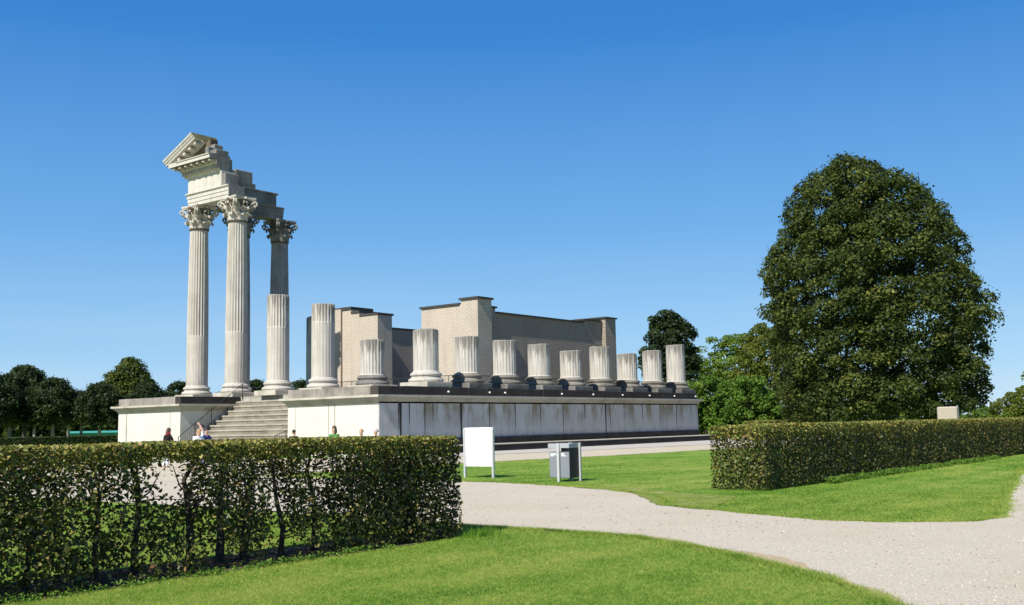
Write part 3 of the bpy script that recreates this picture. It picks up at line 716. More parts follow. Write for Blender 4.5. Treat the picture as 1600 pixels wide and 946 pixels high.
# ---------------------------------------------------------------- brick cella walls
def wall_thing(base, label, segs, caps, k=2):
    t = thing('brick_wall', base, label, 'wall')
    b = MB()
    for q in segs[:k]: b.box(*q)
    b.build('masonry', M['brick'], t)
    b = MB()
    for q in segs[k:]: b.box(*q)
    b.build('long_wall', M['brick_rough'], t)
    b = MB()
    for q in caps: b.box(*q)
    b.build('coping', M['cap'], t)
    return t
Z0 = PZ-.004
o_ = .12
wall_thing((18, 5, PZ), 'high sand-coloured brick wall corner with dark coping, long shaded side behind the stump row',
    [(9.72, 11.26, 4.0, 5.55, Z0, 10.46), (9.74, 11.2, 5.552, 9.4, Z0, 10.14), (11.262, 12.14, 4.38, 5.5, Z0, 9.96), (12.142, 23.6, 4.38, 5.5, Z0, 9.6), (23.602, 26.1, 4.38, 5.5, Z0, 9.86), (26.102, 27.65, 4.0, 5.55, Z0, 10.16)],
    [(9.72-o_, 11.26+o_, 4-o_, 5.55+o_, 10.462, 10.6), (9.74-o_, 11.2+o_, 5.55+o_+.004, 9.4+o_, 10.142, 10.27), (11.26+o_+.004, 12.14+o_, 4.38-o_, 5.5+o_, 9.962, 10.08), (12.14+o_+.004, 23.6-o_-.004, 4.38-o_, 5.5+o_, 9.602, 9.72), (23.6-o_, 26.1-o_-.004, 4.38-o_, 5.5+o_, 9.862, 9.98), (26.1-o_, 27.65+o_, 4-o_, 5.55+o_, 10.162, 10.28)])
segs = [(9.72, 11.26, 13.91, 15.86, Z0, 10.10), (9.72, 11.26, 15.862, 16.79, Z0, 10.38), (9.72, 11.26, 16.792, 17.94, Z0, 10.70), (9.72, 11.26, 17.942, 19.9, Z0, 10.86),
        (11.262, 14.2, 17.3, 18.9, Z0, 9.72), (14.202, 27, 17.3, 18.9, Z0, 9.52)]
caps = [(9.66, 11.36, 13.82, 15.86, 10.102, 10.26), (9.66, 11.9, 15.862, 16.79, 10.382, 10.58), (9.66, 12.1, 16.792, 17.94, 10.702, 10.95), (9.70, 11.3, 17.942, 19.96, 10.862, 10.95),
        (11.364, 14.2, 17.2, 18.96, 9.722, 9.86), (14.204, 27, 17.2, 18.96, 9.522, 9.66)]
wt = wall_thing((11, 16, PZ), 'sand-coloured brick wall with a stepped top and dark copings, behind the short black-based stump', segs, caps, 4)
b = MB(); b.tube([(9.66, 17.85, PZ), (9.66, 17.85, 10.9)], .05, 8); b.build('drainpipe', M['pipe'], wt)

# ---------------------------------------------------------------- sign and bin
sg = thing('sign_board', (-21.92, -22.40, 0), 'blank white information board on two posts, on the grass right of the near hedge', 'sign')
b = MB(); b.box(-21.955, -21.915, -22.89, -21.87, .335, 1.50, bev=.006); b.build('panel', M['white'], sg)
b = MB(); b.box(-21.959, -21.956, -22.87, -21.89, .618, .626); b.build('seam', M['alu'], sg)
for yy in (-21.83, -22.935):
    b = MB(); b.box(-21.975, -21.895, yy-.035, yy+.035, -.05, 1.47, bev=.008); b.lathe([(.036, 0), (.03, .02), (.005, .035)], -21.935, yy, 1.47, 10); b.build('post', M['alu'], sg)
bn = thing('litter_bin', (-22.6, -26.1, 0), 'grey metal litter bin with pale posts and an open slot, on the grass verge', 'litter bin')
bx0, bx1, by0, by1 = -22.94, -22.44, -26.40, -25.74
b = MB(); b.box(bx0, bx1, by0, by1, .10, .80, bev=.012); b.build('body', M['bingrey'], bn)
b = MB(); b.box(bx0+.015, bx1+.002, by0-.004, by0+.02, .10, .97, bev=.002); b.build('side_panel', M['bindark'], bn)
b = MB(); b.box(bx0-.02, bx1+.02, by0-.02, by0+.01, .91, 1.03); b.box(bx0-.02, bx1+.02, by1-.01, by1+.02, .91, 1.03); b.box(bx0-.02, bx0+.01, by0+.011, by1-.011, .91, 1.03); b.box(bx1-.01, bx1+.02, by0+.011, by1-.011, .91, 1.03); b.box(bx0+.011, bx1-.011, by0+.011, by1-.011, 1.0, 1.02); b.build('lid', M['lidgrey'], bn)
b = MB(); b.box(bx0+.06, bx1-.06, by0+.05, by0+.30, .80, .93); b.build('dark_interior', M['bindark'], bn)  # dark block filling the slot, stands in for its shaded inside
for (px, py, wx, wy) in ((bx0-.04, (by0+by1)/2, .025, .038), (bx1-.03, by0-.04, .035, .025), (bx1+.05, (by0+by1)/2, .035, .05)):
    b = MB(); b.box(px-wx, px+wx, py-wy, py+wy, -.03, 1.04, bev=.006); b.build('post', M['alu'], bn)
b = MB()
for z, a, c in ((.755, .02, .20), (.725, .02, .24), (.695, .02, .14)):
    b.box(bx0-.003, bx0-.0005, by1-a-c, by1-a-.02, z-.008, z+.008)
for z, a, c in ((.755, .40, .11), (.725, .40, .11), (.695, .40, .17)):
    b.box(bx0-.003, bx0-.0005, by1-a-c, by1-a, z-.008, z+.008)
b.build('sticker_lines', M['white'], bn)

# ---------------------------------------------------------------- foliage generators
def hedge(name, x0, x1, y0, y1, h, n_, size, label, cat='hedge', see=False, group=None, trunks=0, mat='hornbeam', topmat='hedgetop', z0=.18, tophue=.0):
    t = thing(name, ((x0+x1)/2, (y0+y1)/2, 0), label, cat, group)
    L, W = x1-x0, y1-y0
    f1, f2, f3 = Field(1.7 if see else 2.2), Field(6.0), Field(1.1)
    K = int(n_*(1.9 if see else 1.25))
    P = np.stack([rng.uniform(x0, x1, K), rng.uniform(y0, y1, K), rng.uniform(z0, h, K)], 1)
    dist = np.minimum.reduce([P[:, 0]-x0, x1-P[:, 0], P[:, 1]-y0, y1-P[:, 1], h-P[:, 2]])
    # pull most leaves to the outer shell
    fac = rng.uniform(0, 1, K) < .72
    dd = rng.exponential(.07, K)
    side = rng.choice(5, K, p=np.array([W*h, W*h, L*h, L*h, L*W*1.3])/(2*W*h+2*L*h+L*W*1.3))
    Q = P.copy()
    for s_, (ax, val, sg_) in enumerate(((0, x0, 1), (0, x1, -1), (1, y0, 1), (1, y1, -1), (2, h, -1))):
        mk = fac & (side == s_); Q[mk, ax] = val + sg_*dd[mk]
    P = Q
    nz = f1(P)*(.6 if see else .6) + f2(P)*(.75 if see else .55)
    keep = np.ones(K, bool)
    low = np.clip((P[:, 2]-z0)/.42, 0, 1)
    if see:
        hi = np.clip((P[:, 2]-(h-.24))/.12, 0, 1)
        thr = -.17 + .30*(1-low) - 1.2*hi - .5*np.clip((P[:, 0]-(x1-1.6))/1.0, 0, 1)
        keep = nz > thr+rng.normal(size=K)*.18
    else:
        keep = nz > -1.6 + .8*(1-low) + rng.normal(size=K)*.2
    P = P[keep][:n_]; nz = nz[keep][:n_]; k = len(P)
    # surface unevenness
    P += np.stack([f3(P*1.7)*.03, f3(P*2.1+5)*.04, f3(P*1.9+9)*.018], 1)
    cen = np.stack([np.clip(P[:, 0], x0+.4, x1-.4), np.full(k, (y0+y1)/2), np.full(k, h*.45)], 1)
    out = P-cen; out[:, 0] *= np.where((P[:, 0] < x0+.3) | (P[:, 0] > x1-.3), 1, .1)
    Nn = unit(out)*.55 + rng.normal(size=(k, 3))*.62 + np.array([0, 0, .35])
    V = leaves(P, Nn, size*rng.uniform(.65, 1.35, k), .68)
    tint = np.clip(.42+.25*rng.normal(size=k) + .12*f3(P*.9), 0, 1)
    tint = np.where(rng.uniform(size=k) < .06, rng.uniform(.85, 1, k), tint)
    topm = (rng.uniform(size=k) < np.clip((P[:, 2]-(h-.42))/.30, 0, 1)*.85).astype(int)  # upper leaves take the brighter material, sunlight put into the colour
    quads('foliage', V, None, tint, t, mi=topm, mats=[M[mat], M[topmat]], base=t['base'])
    if trunks:
        b = MB(); tb = MB(); x = x0+.3; ym = (y0+y1)/2
        while x < x1-.1:
            y = ym+random.uniform(-.08, .08); r_ = random.uniform(.022, .05)
            pts = [(x+random.uniform(-.03, .03)*i, y+random.uniform(-.03, .03)*i, z) for i, z in enumerate((-.05, .35, .7, 1.0, h-.12))]
            b.tube(pts, [r_*1.25, r_, r_*.8, r_*.6, r_*.3], 7)
            for q in range(16):
                z = random.uniform(.2, h-.2); a = random.uniform(0, 6.28); L_ = random.uniform(.3, .75)
                p = (x, y, z); e = (x+math.cos(a)*L_, y+math.sin(a)*L_*.8, z+random.uniform(.0, .4)); e = (e[0], min(max(e[1], y0+.05), y1-.05), min(e[2], h-.05))
                mid = tuple((np.array(p)+np.array(e))/2+rng.normal(size=3)*.05)
                tb.tube([p, mid, e], [.013, .009, .004], 4)
            x += random.uniform(.3, .85)/trunks
        b.build_each('stem', M['twig'], t); tb.build('twigs', M['twig'], t)
    return t
hedge('clipped_hedge', -47.5, -35.0, -33.0, -31.75, 1.43, 90000, .055, 'near clipped hedge at lower left, thinly leaved and see-through with dark stems', see=True, trunks=1, z0=.04)
hedge('clipped_hedge', -24.66, 8.0, -32.85, -31.55, 1.45, 150000, .064, 'long dense clipped hedge on the right side beyond the path', see=False, trunks=0, z0=.04)

def crown_leaves(t, base, prof, n_clump, per, csize, lsize, mat, inner=.25, flat=.75, seed=0, gap=0., spiky=0.):
    """prof rows: (z, left, right) extents across the line of sight; clumps of leaves fill the shell of the crown"""
    P = np.array(prof, float); P = P[np.argsort(P[:, 0])]
    zz = rng.uniform(P[0, 0], P[-1, 0], n_clump*4)
    l = np.interp(zz, P[:, 0], P[:, 1]); r_ = np.interp(zz, P[:, 0], P[:, 2]); rad = (r_-l)/2
    kp = rng.uniform(size=len(zz)) < (rad/rad.max())**.8; zz, l, r_, rad = zz[kp][:n_clump], l[kp][:n_clump], r_[kp][:n_clump], rad[kp][:n_clump]
    n1 = len(zz); th = rng.uniform(0, 2*math.pi, n1)
    rho = np.where(rng.uniform(size=n1) < inner, rng.uniform(.15, .7, n1), rng.uniform(.74, .97, n1))
    cs = csize*rng.uniform(.6, 1.35, n1); rr = np.maximum(rad*rho-cs*.35, .05)
    across = (l+r_)/2+rr*np.cos(th); depth = rr*np.sin(th)
    C = np.array(base)[None]+np.stack([rxy[0]*across+fxy[0]*depth, rxy[1]*across+fxy[1]*depth, zz], 1)
    ax = np.array(base)[None]+np.stack([rxy[0]*(l+r_)/2, rxy[1]*(l+r_)/2, zz-1.0], 1)
    if gap: 
        fg = Field(.55); kp = fg(C) > -1+gap; C, ax, cs = C[kp], ax[kp], cs[kp]
    out = unit(C-ax); n1 = len(C)
    idx = np.repeat(np.arange(n1), per); k = len(idx)
    dv = unit(rng.normal(size=(k, 3))+out[idx]*.55+np.array([0, 0, .25])); rad_ = cs[idx]*np.cbrt(rng.uniform(.25, 1, k))*(1+spiky*np.maximum(0, rng.normal(size=k)))
    Lp = C[idx]+dv*rad_[:, None]*np.array([1, 1, flat])
    Nn = dv*.6+rng.normal(size=(k, 3))*.55+np.array([0, 0, .45])
    V = leaves(Lp, Nn, lsize*rng.uniform(.6, 1.4, k), .75)
    ct = rng.normal(size=n1)*.13
    tint = .45+.17*rng.normal(size=k)+ct[idx]
    return quads('crown', V, M[mat], tint, t, base=t['base'])
def trunk(t, base, h, r, topz, nl=9, spread=2.5, mat='bark'):
    b = MB(); bx, by, bz = base
    pts = [(bx, by, bz-.2), (bx+.02, by, bz+.3), (bx-.05, by+.05, bz+h*.5), (bx+.05, by, bz+h), (bx, by+.1, bz+topz)]
    b.tube(pts, [r*1.5, r*1.08, r*.9, r*.75, r*.12], 10)
    for i in range(nl):
        z = h*random.uniform(.75, 1.0)+(topz-h)*random.uniform(0, .65); a = i*2.4+random.uniform(-.3, .3); L = spread*random.uniform(.6, 1.1)*(1-.5*(z/topz))
        b.tube([(bx, by, bz+z), (bx+math.cos(a)*L*.45, by+math.sin(a)*L*.45, bz+z+L*.35), (bx+math.cos(a)*L, by+math.sin(a)*L, bz+z+L*.55)], [r*.4, r*.24, r*.06], 6)
    b.build('trunk', M[mat], t)
def at(lat_px, depth):
    # ground point seen at this picture column, at this distance straight ahead
    tx = (lat_px-800)/1638.0; dd = depth*math.cos(PITCH)
    p = cam_xy+fxy*depth*math.cos(PITCH)*1.0 + rxy*tx*depth
    return (float(p[0]), float(p[1]))
def tree(x, y, prof, nc, per, cs, ls, mat, label, name='tree', th=3, tr=.25, tmat='bark', group=None, **kw):
    z = float(hgt(np.array(x), np.array(y)))
    t = thing(name, (x, y, z), label, 'tree', group)
    topz = max(p[0] for p in prof)
    trunk(t, (x, y, z), th, tr, topz*.85, 9, (max(p[2]-p[1] for p in prof))*.42, tmat)
    crown_leaves(t, (x, y, z), prof, nc, per, cs, ls, mat, **kw)
    return t
# the big lime tree on the right
bigp = [(18.5, -1.9, -.7), (17.5, -4.2, 1.6), (16.2, -5.6, 3.6), (14.5, -6.0, 4.9), (12.9, -6.8, 5.9), (11.2, -7.5, 6.2), (10, -7.2, 6.5), (8.7, -7.5, 7.3), (7.9, -7.5, 7.7), (6.2, -7.2, 7.0), (4.6, -7.1, 6.6), (3.6, -6.9, 6.9), (2.8, -6.8, 6.9), (2.1, -7.0, 6.0), (1.5, -6.5, 3.4)]
tree(22.2, -19.6, bigp, 1300, 150, .66, .18, 'bigleaf', 'huge round-topped tree with dense dark olive foliage filling the right of the picture', 'lime_tree', 3, .55, inner=.30, gap=.05, spiky=.22)
# trees behind the far end of the podium
tree(53, 13.1, [(13.2, -1.6, .6), (12.4, -2.2, 1.6), (11, -2.3, 2.6), (9.5, -3.4, 3.0), (8, -3.4, 3.1), (6, -3.0, 3.1), (4, -2.6, 3.4), (2, -2.4, 3.4), (.8, -2, 3)], 330, 130, .8, .24, 'darkleaf', 'narrow dark green tree behind the last column stumps', 'dark_tree', 2, .25, inner=.3)
tree(68.6, 14.3, [(11.6, -1.2, 2.6), (10.6, -3.6, 4.2), (9, -4.2, 4.6), (7.5, -4.4, 4.6), (6, -4.2, 4.6), (4, -4, 4.4), (2, -3.5, 4), (1, -3, 3)], 300, 100, .85, .24, 'acacia', 'airy light green spreading tree between the narrow dark tree and the huge tree', 'acacia_tree', 2, .2, flat=.5, gap=.12)
tree(64, 7.2, [(12.0, -1, 1.5), (10.8, -3, 3), (8, -3.8, 4), (6, -4, 4.4), (4, -4, 4.4), (2, -3.6, 4), (.8, -3, 3)], 280, 110, .8, .24, 'oliveleaf', 'yellowish olive tree just left of and behind the huge tree', 'olive_green_tree', 2, .2)
def bush(x, y, prof, nc, per, cs, ls, mat, label, group=None, name='bush'):
    t = thing(name, (x, y, 0), label, 'bush', group)
    b = MB()
    for i in range(7):
        a = i*.9; L = prof[0][2]*.5
        b.tube([(x, y, -.05), (x+math.cos(a)*L*.4, y+math.sin(a)*L*.4, prof[0][0]*.35), (x+math.cos(a)*L, y+math.sin(a)*L, prof[0][0]*.7)], [.06, .04, .015], 5)
    b.build('stems', M['twig'], t)
    crown_leaves(t, (x, y, 0), prof, nc, per, cs, ls, mat, inner=.3)
    return t
bush(42.4, 3.7, [(5.6, -.8, .8), (4.8, -2, 1.7), (3.5, -2.4, 2), (2, -2.4, 2.1), (.5, -2.2, 2)], 100, 110, .6, .22, 'bushleaf', 'bright green bush right behind the far corner of the podium')
bush(41.0, -1.2, [(5.3, -1.2, 1.2), (4.6, -2.4, 2.3), (3.5, -2.9, 2.8), (2, -3, 3.2), (.5, -2.8, 3)], 130, 110, .6, .22, 'bushleaf', 'broad bright green bush at the left foot of the huge tree')
bush(50, -3.4, [(6.2, -1, 1), (5, -2.2, 2.2), (3, -3, 3), (.5, -3, 3)], 90, 100, .7, .24, 'oliveleaf', 'olive bush half hidden behind the left edge of the huge tree')
bush(43, -9, [(4.0, -3, 3), (3, -4.5, 4.5), (1.5, -5, 5), (.4, -5, 5)], 120, 100, .7, .24, 'darkleaf', 'low dark bush in the shade under the huge tree')
# hedge-like shrubs further right
bush(*at(1425, 110), [(2.35, -3, 3.3), (1.8, -4.2, 4.2), (1, -4.4, 4.4), (.3, -4.2, 4.2)], 170, 90, .45, .16, 'acacia', 'low rounded green shrub left of the pale stone block')
bush(*at(1530, 110), [(2.4, -3.2, 3), (1.6, -4, 4), (.8, -4.2, 4.2), (.3, -4, 4)], 150, 90, .45, .16, 'acacia', 'low rounded green shrub right of the pale stone block')
bush(*at(1592, 108), [(4.1, -.5, 2.6), (3.5, -2.2, 3.8), (2.6, -3.8, 4.2), (1, -4.6, 4.4), (.3, -4.4, 4.2)], 190, 90, .5, .18, 'oliveleaf', 'rising olive green shrub at the far right edge behind the long hedge')
bush(*at(1604, 108), [(5.8, -1, 1.2), (4.5, -1.8, 2), (2.5, -2.4, 2.4), (.3, -2.2, 2.2)], 90, 80, .5, .2, 'acacia', 'green shrub cut off by the right edge of the picture, farthest back')
b = MB(); sx_, sy_ = at(1469, 54); b.box(sx_-.22, sx_+.22, sy_-.49, sy_+.49, 0, 2.05, bev=.05); sb = b.build('stone_block', M['slab'])
tag(sb, 'pale beige upright stone block under the huge tree, above the long hedge', 'stone block')
# far hedge ends
hedge('low_hedge', 33.5, 52, -5.6, -4.4, 1.5, 16000, .15, 'low sunlit hedge glimpsed behind the far corner of the podium', z0=.05)
tree(75, 33, [(8, -1, 1), (7, -2, 2), (5, -2.6, 2.6), (3, -2.4, 2.4), (2, -2, 2)], 60, 70, .7, .3, 'darkleaf', 'small distant tree seen in the gap between two stumps at the right', 'small_tree', 2, .15)

# left: dark clipped hedge and the avenue of trees beyond
hl = thing('dark_hedge', (-18, 42, 0), 'low dark clipped hedge behind the near hedge, left of the podium', 'hedge')
K = 26000; u = rng.uniform(0, 1, K)
pa, pb = np.array(at(-60, 72)), np.array(at(205, 80)); dirh = unit(pb-pa); nh = np.array([-dirh[1], dirh[0]])
base_ = pa+(pb-pa)*u[:, None]; hh = 1.36
top_ = rng.uniform(size=K) < .35
off = np.where(top_, rng.uniform(-.6, .6, K), -np.sign((cam_xy-pa)@nh)*-1*(.6-rng.exponential(.06, K)))
P = np.stack([base_[:, 0]+nh[0]*off, base_[:, 1]+nh[1]*off, np.where(top_, hh-rng.exponential(.05, K), rng.uniform(0, hh, K))], 1)
Nn = np.stack([nh[0]*np.sign(off), nh[1]*np.sign(off), np.where(top_, 1.5, .3)], 1)+rng.normal(size=(K, 3))*.6
hl.location = (pa[0], pa[1], 0); hl['base'] = (float(pa[0]), float(pa[1]), 0.0)
quads('foliage', leaves(P, Nn, .15*rng.uniform(.7, 1.3, K), .7), M['darkleaf'], rng.uniform(.3, 1, K), hl, base=hl['base'])
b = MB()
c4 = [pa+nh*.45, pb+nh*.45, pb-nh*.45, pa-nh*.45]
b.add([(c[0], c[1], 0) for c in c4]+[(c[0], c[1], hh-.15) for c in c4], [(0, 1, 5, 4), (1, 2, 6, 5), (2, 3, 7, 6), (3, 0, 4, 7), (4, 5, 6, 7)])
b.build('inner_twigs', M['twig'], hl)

def proto_tree(label, prof, mat, nc, per, cs, ls, th, tr, spiky=.25, tmat='palebark', loc=(0, 0)):
    z = float(hgt(np.array(loc[0]), np.array(loc[1])))
    t = thing('avenue_tree', (loc[0], loc[1], z), label, 'tree', 'trees of the avenue on the left')
    b = MB(); b.tube([(loc[0], loc[1], z-.2), (loc[0]+.03, loc[1], z+1.2), (loc[0], loc[1]+.03, z+th), (loc[0], loc[1], z+prof[0][0]*.8)], [tr*1.25, tr, tr*.85, tr*.2], 8); 
    for i in range(8):
        a = i*2.4; L = 2.2
        b.tube([(loc[0], loc[1], z+th*.9+.3*i), (loc[0]+math.cos(a)*L*.5, loc[1]+math.sin(a)*L*.5, z+th+.3*i+.6), (loc[0]+math.cos(a)*L, loc[1]+math.sin(a)*L, z+th+.3*i+1.6)], [tr*.4, tr*.25, tr*.08], 5)
    b.build('trunk', M[tmat], t)
    crown_leaves(t, (loc[0], loc[1], z), prof, nc, per, cs, ls, mat, inner=.35, spiky=spiky)
    return t
def copy_tree(t, loc, rot, sc, label):
    z = float(hgt(np.array(loc[0]), np.array(loc[1])))
    r = t.copy(); COL.objects.link(r); r.location = (loc[0], loc[1], z); r.rotation_euler = (0, 0, rot); r.scale = (sc, sc, sc); r['label'] = label
    for ch in t.children:
        c = ch.copy(); COL.objects.link(c); c.parent = r
    return r
rows = [(-15, 108, .95, 'leftmost dark avenue tree, cut by the picture edge'),
        (22, 112, 1.0, 'dark avenue tree second from the left edge'),
        (44, 150, 1.38, 'taller rounded avenue tree rising behind, second crown top from the left'),
        (88, 112, .93, 'broad spiky dark avenue tree in the middle of the left group, yellow-green lit top'),
        (112, 132, .78, 'darker avenue tree in the back row behind the broad spiky one'),
        (160, 110, .84, 'thick-trunked dark avenue tree just left of the podium'),
        (204, 138, 1.28, 'tallest olive-topped tree of the left group, above the podium corner'),
        (232, 112, .82, 'dark avenue tree rising over the left podium block'),
        (284, 122, .86, 'dark tree top just left of the leftmost tall column'),
        (344, 132, .70, 'low dark tree top between the first two tall columns'),
        (400, 128, .88, 'dark tree top between the second column and the broken column'),
        (470, 128, .88, 'dark tree top between the broken column and the next stump'),
        (60, 134, .8, 'back-row avenue tree filling the gap left of centre in the left group'),
        (132, 136, .8, 'back-row avenue tree seen between the two broad front ones')]
profA = [(7.2, -.8, .8), (6.7, -1.6, 1.5), (5.8, -2.5, 2.4), (4.8, -2.9, 2.9), (3.8, -2.9, 2.9), (3, -2.6, 2.6), (2.4, -2.0, 2.0)]
A_ = B_ = None
for i, (px, dp, sc, lb) in enumerate(rows):
    p = at(px, dp)
    if i == 0:
        A_ = proto_tree(lb, profA, 'darkleaf', 210, 90, .6, .22, 2.6, .22, .35, loc=p); continue
    if i == 2:
        B_ = proto_tree(lb, [(9.9, -1, 1), (9.3, -2.0, 2.0), (8, -2.8, 2.7), (6.5, -3.2, 3.2), (5, -3.2, 3.2), (3.5, -2.8, 2.8), (2.6, -2, 2)], 'darkleaf', 200, 95, .85, .30, 2.8, .28, .2, 'bark', loc=p); continue
    if i == 6:
        proto_tree(lb, [(9.9, -.7, .6), (9.2, -1.8, 1.6), (8, -2.7, 2.6), (6.5, -3.3, 3.3), (5, -3.5, 3.5), (3.8, -3, 3), (2.8, -2.4, 2.4)], 'avenueolive', 220, 95, .85, .28, 2.8, .3, .2, 'bark', loc=p); continue
    copy_tree(A_, p, i*1.3, sc, lb)
# distant dark tree belt on the left and the turquoise awning
K = 42000
belt = rng.uniform(-80, 520, K); pts = np.array([at(q, 210+rng.uniform(-12, 12)) for q in belt]); fz = Field(.05)
zt_ = 7.0+1.4*fz(np.concatenate([pts, np.zeros((K, 1))], 1))
P = np.stack([pts[:, 0], pts[:, 1], .6+zt_*np.sqrt(rng.uniform(size=K))], 1)
fb = quads('far_wood', leaves(P, rng.normal(size=(K, 3))+np.array([0, 0, .5]), 1.3*rng.uniform(.5, 1.3, K), .8), M['darkleaf'], rng.uniform(0, 1, K)); tag(fb, kind='stuff')
p0, p1 = np.array(at(112, 148)), np.array(at(200, 150)); dn = unit(p1-p0); nn_ = np.array([-dn[1], dn[0]]); zb = .95
tl = thing('canopy_tent', (float(p0[0]), float(p0[1]), zb), 'long low turquoise tent glimpsed between the avenue trunks', 'tent')
b = MB(); c4 = [p0, p1, p1+nn_*3, p0+nn_*3]
b.add([(c[0], c[1], zb+.1) for c in c4]+[(c[0], c[1], zb+.65) for c in c4], [(0, 1, 5, 4), (1, 2, 6, 5), (2, 3, 7, 6), (3, 0, 4, 7)]); b.build('side_cloth', M['teal'], tl)
mid0 = p0+nn_*1.5; mid1 = p1+nn_*1.5; b = MB()
c4 = [p0-nn_*.3, p1-nn_*.3, p1+nn_*3.3, p0+nn_*3.3]
b.add([(c[0], c[1], zb+.67) for c in c4]+[(mid0[0], mid0[1], zb+.95), (mid1[0], mid1[1], zb+.95)], [(0, 1, 5, 4), (2, 3, 4, 5), (0, 4, 3), (1, 2, 5)]); b.build('roof_cloth', M['teal'], tl)

# ---------------------------------------------------------------- people
SK = {}
def skinmat(n_, c): return plain(n_, c, .55, var=.05)
M['skin'] = skinmat('skin', (.55, .33, .24))
def skin_mesh(name, V, E, Rr, mat, parent, root=0):
    me = bpy.data.meshes.new(name); me.from_pydata(V, E, []); me.materials.append(mat)
    o = bpy.data.objects.new(name, me); COL.objects.link(o)
    sk = o.modifiers.new('skin', 'SKIN'); sk.use_smooth_shade = True
    if not me.skin_vertices: me.skin_vertices.new()
    lay = me.skin_vertices[0].data
    for i, r_ in enumerate(Rr):
        lay[i].radius = (r_, r_) if not isinstance(r_, tuple) else r_
        lay[i].use_root = (i == root)
    ss = o.modifiers.new('sub', 'SUBSURF'); ss.levels = 1; ss.render_levels = 2
    if parent: o.parent = parent
    return o
def ball(name, c, r, mat, parent, cut=None):
    b = MB(); prof = []
    lo = -math.pi/2 if cut is None else cut
    for i in range(9):
        a = lo+(math.pi/2-lo)*i/8; prof.append((max(.003, r[0]*math.cos(a)), r[2]*math.sin(a)))
    b.lathe(prof, 0, 0, 0, 16); o = b.build(name, mat, None, smooth=True); o.location = c; o.scale = (1, r[1]/r[0], 1); o.parent = parent; return o
def person(x, y, face, H, label, top, bottom, hair, lean=0., raise_r=False, longhair=False, fwd_arm=False):
    """figure built facing local +X, feet on the ground"""
    s = H/1.75
    t = thing('person', (x, y, 0), label, 'person'); t.rotation_euler = (0, 0, face); t['base'] = (0, 0, 0)
    L = lambda p: (p[0]*s + math.sin(lean)*max(0, p[2]-.95)*s, p[1]*s, (p[2] if p[2] < .95 else .95+(p[2]-.95)*math.cos(lean))*s)
    V = []; E = []; Rr = []
    def a(p, r_, par=None, world=False):
        V.append(L(p)); Rr.append(tuple(q*s for q in r_) if isinstance(r_, tuple) else r_*s)
        if par is not None: E.append((par, len(V)-1))
        return len(V)-1
    pel = a((0, 0, .95), (.125, .155)); wa = a((.01, 0, 1.10), (.11, .14), pel); ch = a((0, 0, 1.32), (.12, .17), wa); nk0 = a((0, 0, 1.45), .075, ch)
    nk = a((.01, 0, 1.51), .055, nk0); hd0 = a((.025, 0, 1.57), .075, nk); hd = a((.02, 0, 1.65), (.095, .078), hd0); hd1 = a((.01, 0, 1.70), .07, hd)
    ns = a((.118, 0, 1.62), .014, hd)
    arms = {}
    for sg_ in (-1, 1):
        sh = a((0, .17*sg_, 1.40), .058, ch)
        if raise_r and sg_ == 1: pts = [(.15, .27, 1.55), (.22, .16, 1.74)]
        elif fwd_arm: pts = [(.16, .22*sg_, 1.16), (.40, .14*sg_, 1.10)]
        else: pts = [(-.02, .23*sg_, 1.12), (.06, .24*sg_, .88)]
        el = a(pts[0], .043, sh); wr = a(pts[1], .029, el)
        dv = Vector(pts[1])-Vector(pts[0]); dv.normalize(); sidev = dv.cross(Vector((0, 1, 0.001))).normalized()
        pm = a(tuple(Vector(pts[1])+dv*.07), (.035, .02), wr)
        for q in range(4):
            kp = Vector(pts[1])+dv*.095+sidev*(q-1.5)*.021; k1 = a(tuple(kp), .009, pm); Lf = (.05, .06, .056, .042)[q]
            k2 = a(tuple(kp+dv*Lf*.55+Vector((0, -.006*sg_, 0))), .008, k1); a(tuple(kp+dv*Lf+Vector((0, -.018*sg_, 0))), .007, k2)
        th0 = a(tuple(Vector(pts[1])+dv*.035-sidev*.04), .011, pm); a(tuple(Vector(pts[1])+dv*.07-sidev*.062), .009, th0)
        arms[sg_] = (sh, el, wr)
        hp = a((0, .09*sg_, .90), .088, pel); kn = a((.03, .10*sg_, .50), .058, hp); an = a((-.01, .10*sg_, .09), .038, kn); a((.15, .11*sg_, .035), .035, an)
    skin_mesh('body', V, E, Rr, M['skin'], t)
    def sub(ids, name, mat, grow, stop_el=False):
        ids = list(ids); mp = {i: k for k, i in enumerate(ids)}
        vv = [V[i] for i in ids]; rr = [tuple(q+grow*s for q in Rr[i]) if isinstance(Rr[i], tuple) else Rr[i]+grow*s for i in ids]
        ee = [(mp[i], mp[j]) for i, j in E if i in mp and j in mp]
        return skin_mesh(name, vv, ee, rr, mat, t)
    si = [pel, wa, ch, nk0]+[arms[k][j] for k in (-1, 1) for j in (0, 1)]
    sub(si, 'shirt', top, .018)
    legs = [pel]+[j for j in range(len(V)) if V[j][2] < .93*s and Rr[j] in (.088*s, .058*s, .038*s) and abs(V[j][1]) < .13*s]
    sub(legs, 'trousers', bottom, .016)
    hz_ = L((-.012, 0, 1.675)); ball('hair', hz_, (.105*s, .092*s, .115*s), hair, t, -.25)
    if longhair: ball('ponytail', (hz_[0]-.085*s, hz_[1], hz_[2]-.10*s), (.055*s, .07*s, .13*s), hair, t)
    for sg_ in (-1, 1): ball('eye', L((.098, .032*sg_, 1.645)), (.012*s, .012*s, .009*s), M['darkmetal'], t)
    return t
C = {k: plain('cloth_'+k, v, .8, spec=.1) for k, v in dict(white=(.72, .73, .76), black=(.015, .012, .015), red=(.30, .03, .03), navy=(.02, .03, .12), green=(.06, .20, .05), denim=(.06, .09, .16), blue=(.30, .36, .55), grey=(.22, .2, .2), khaki=(.3, .26, .18)).items()}
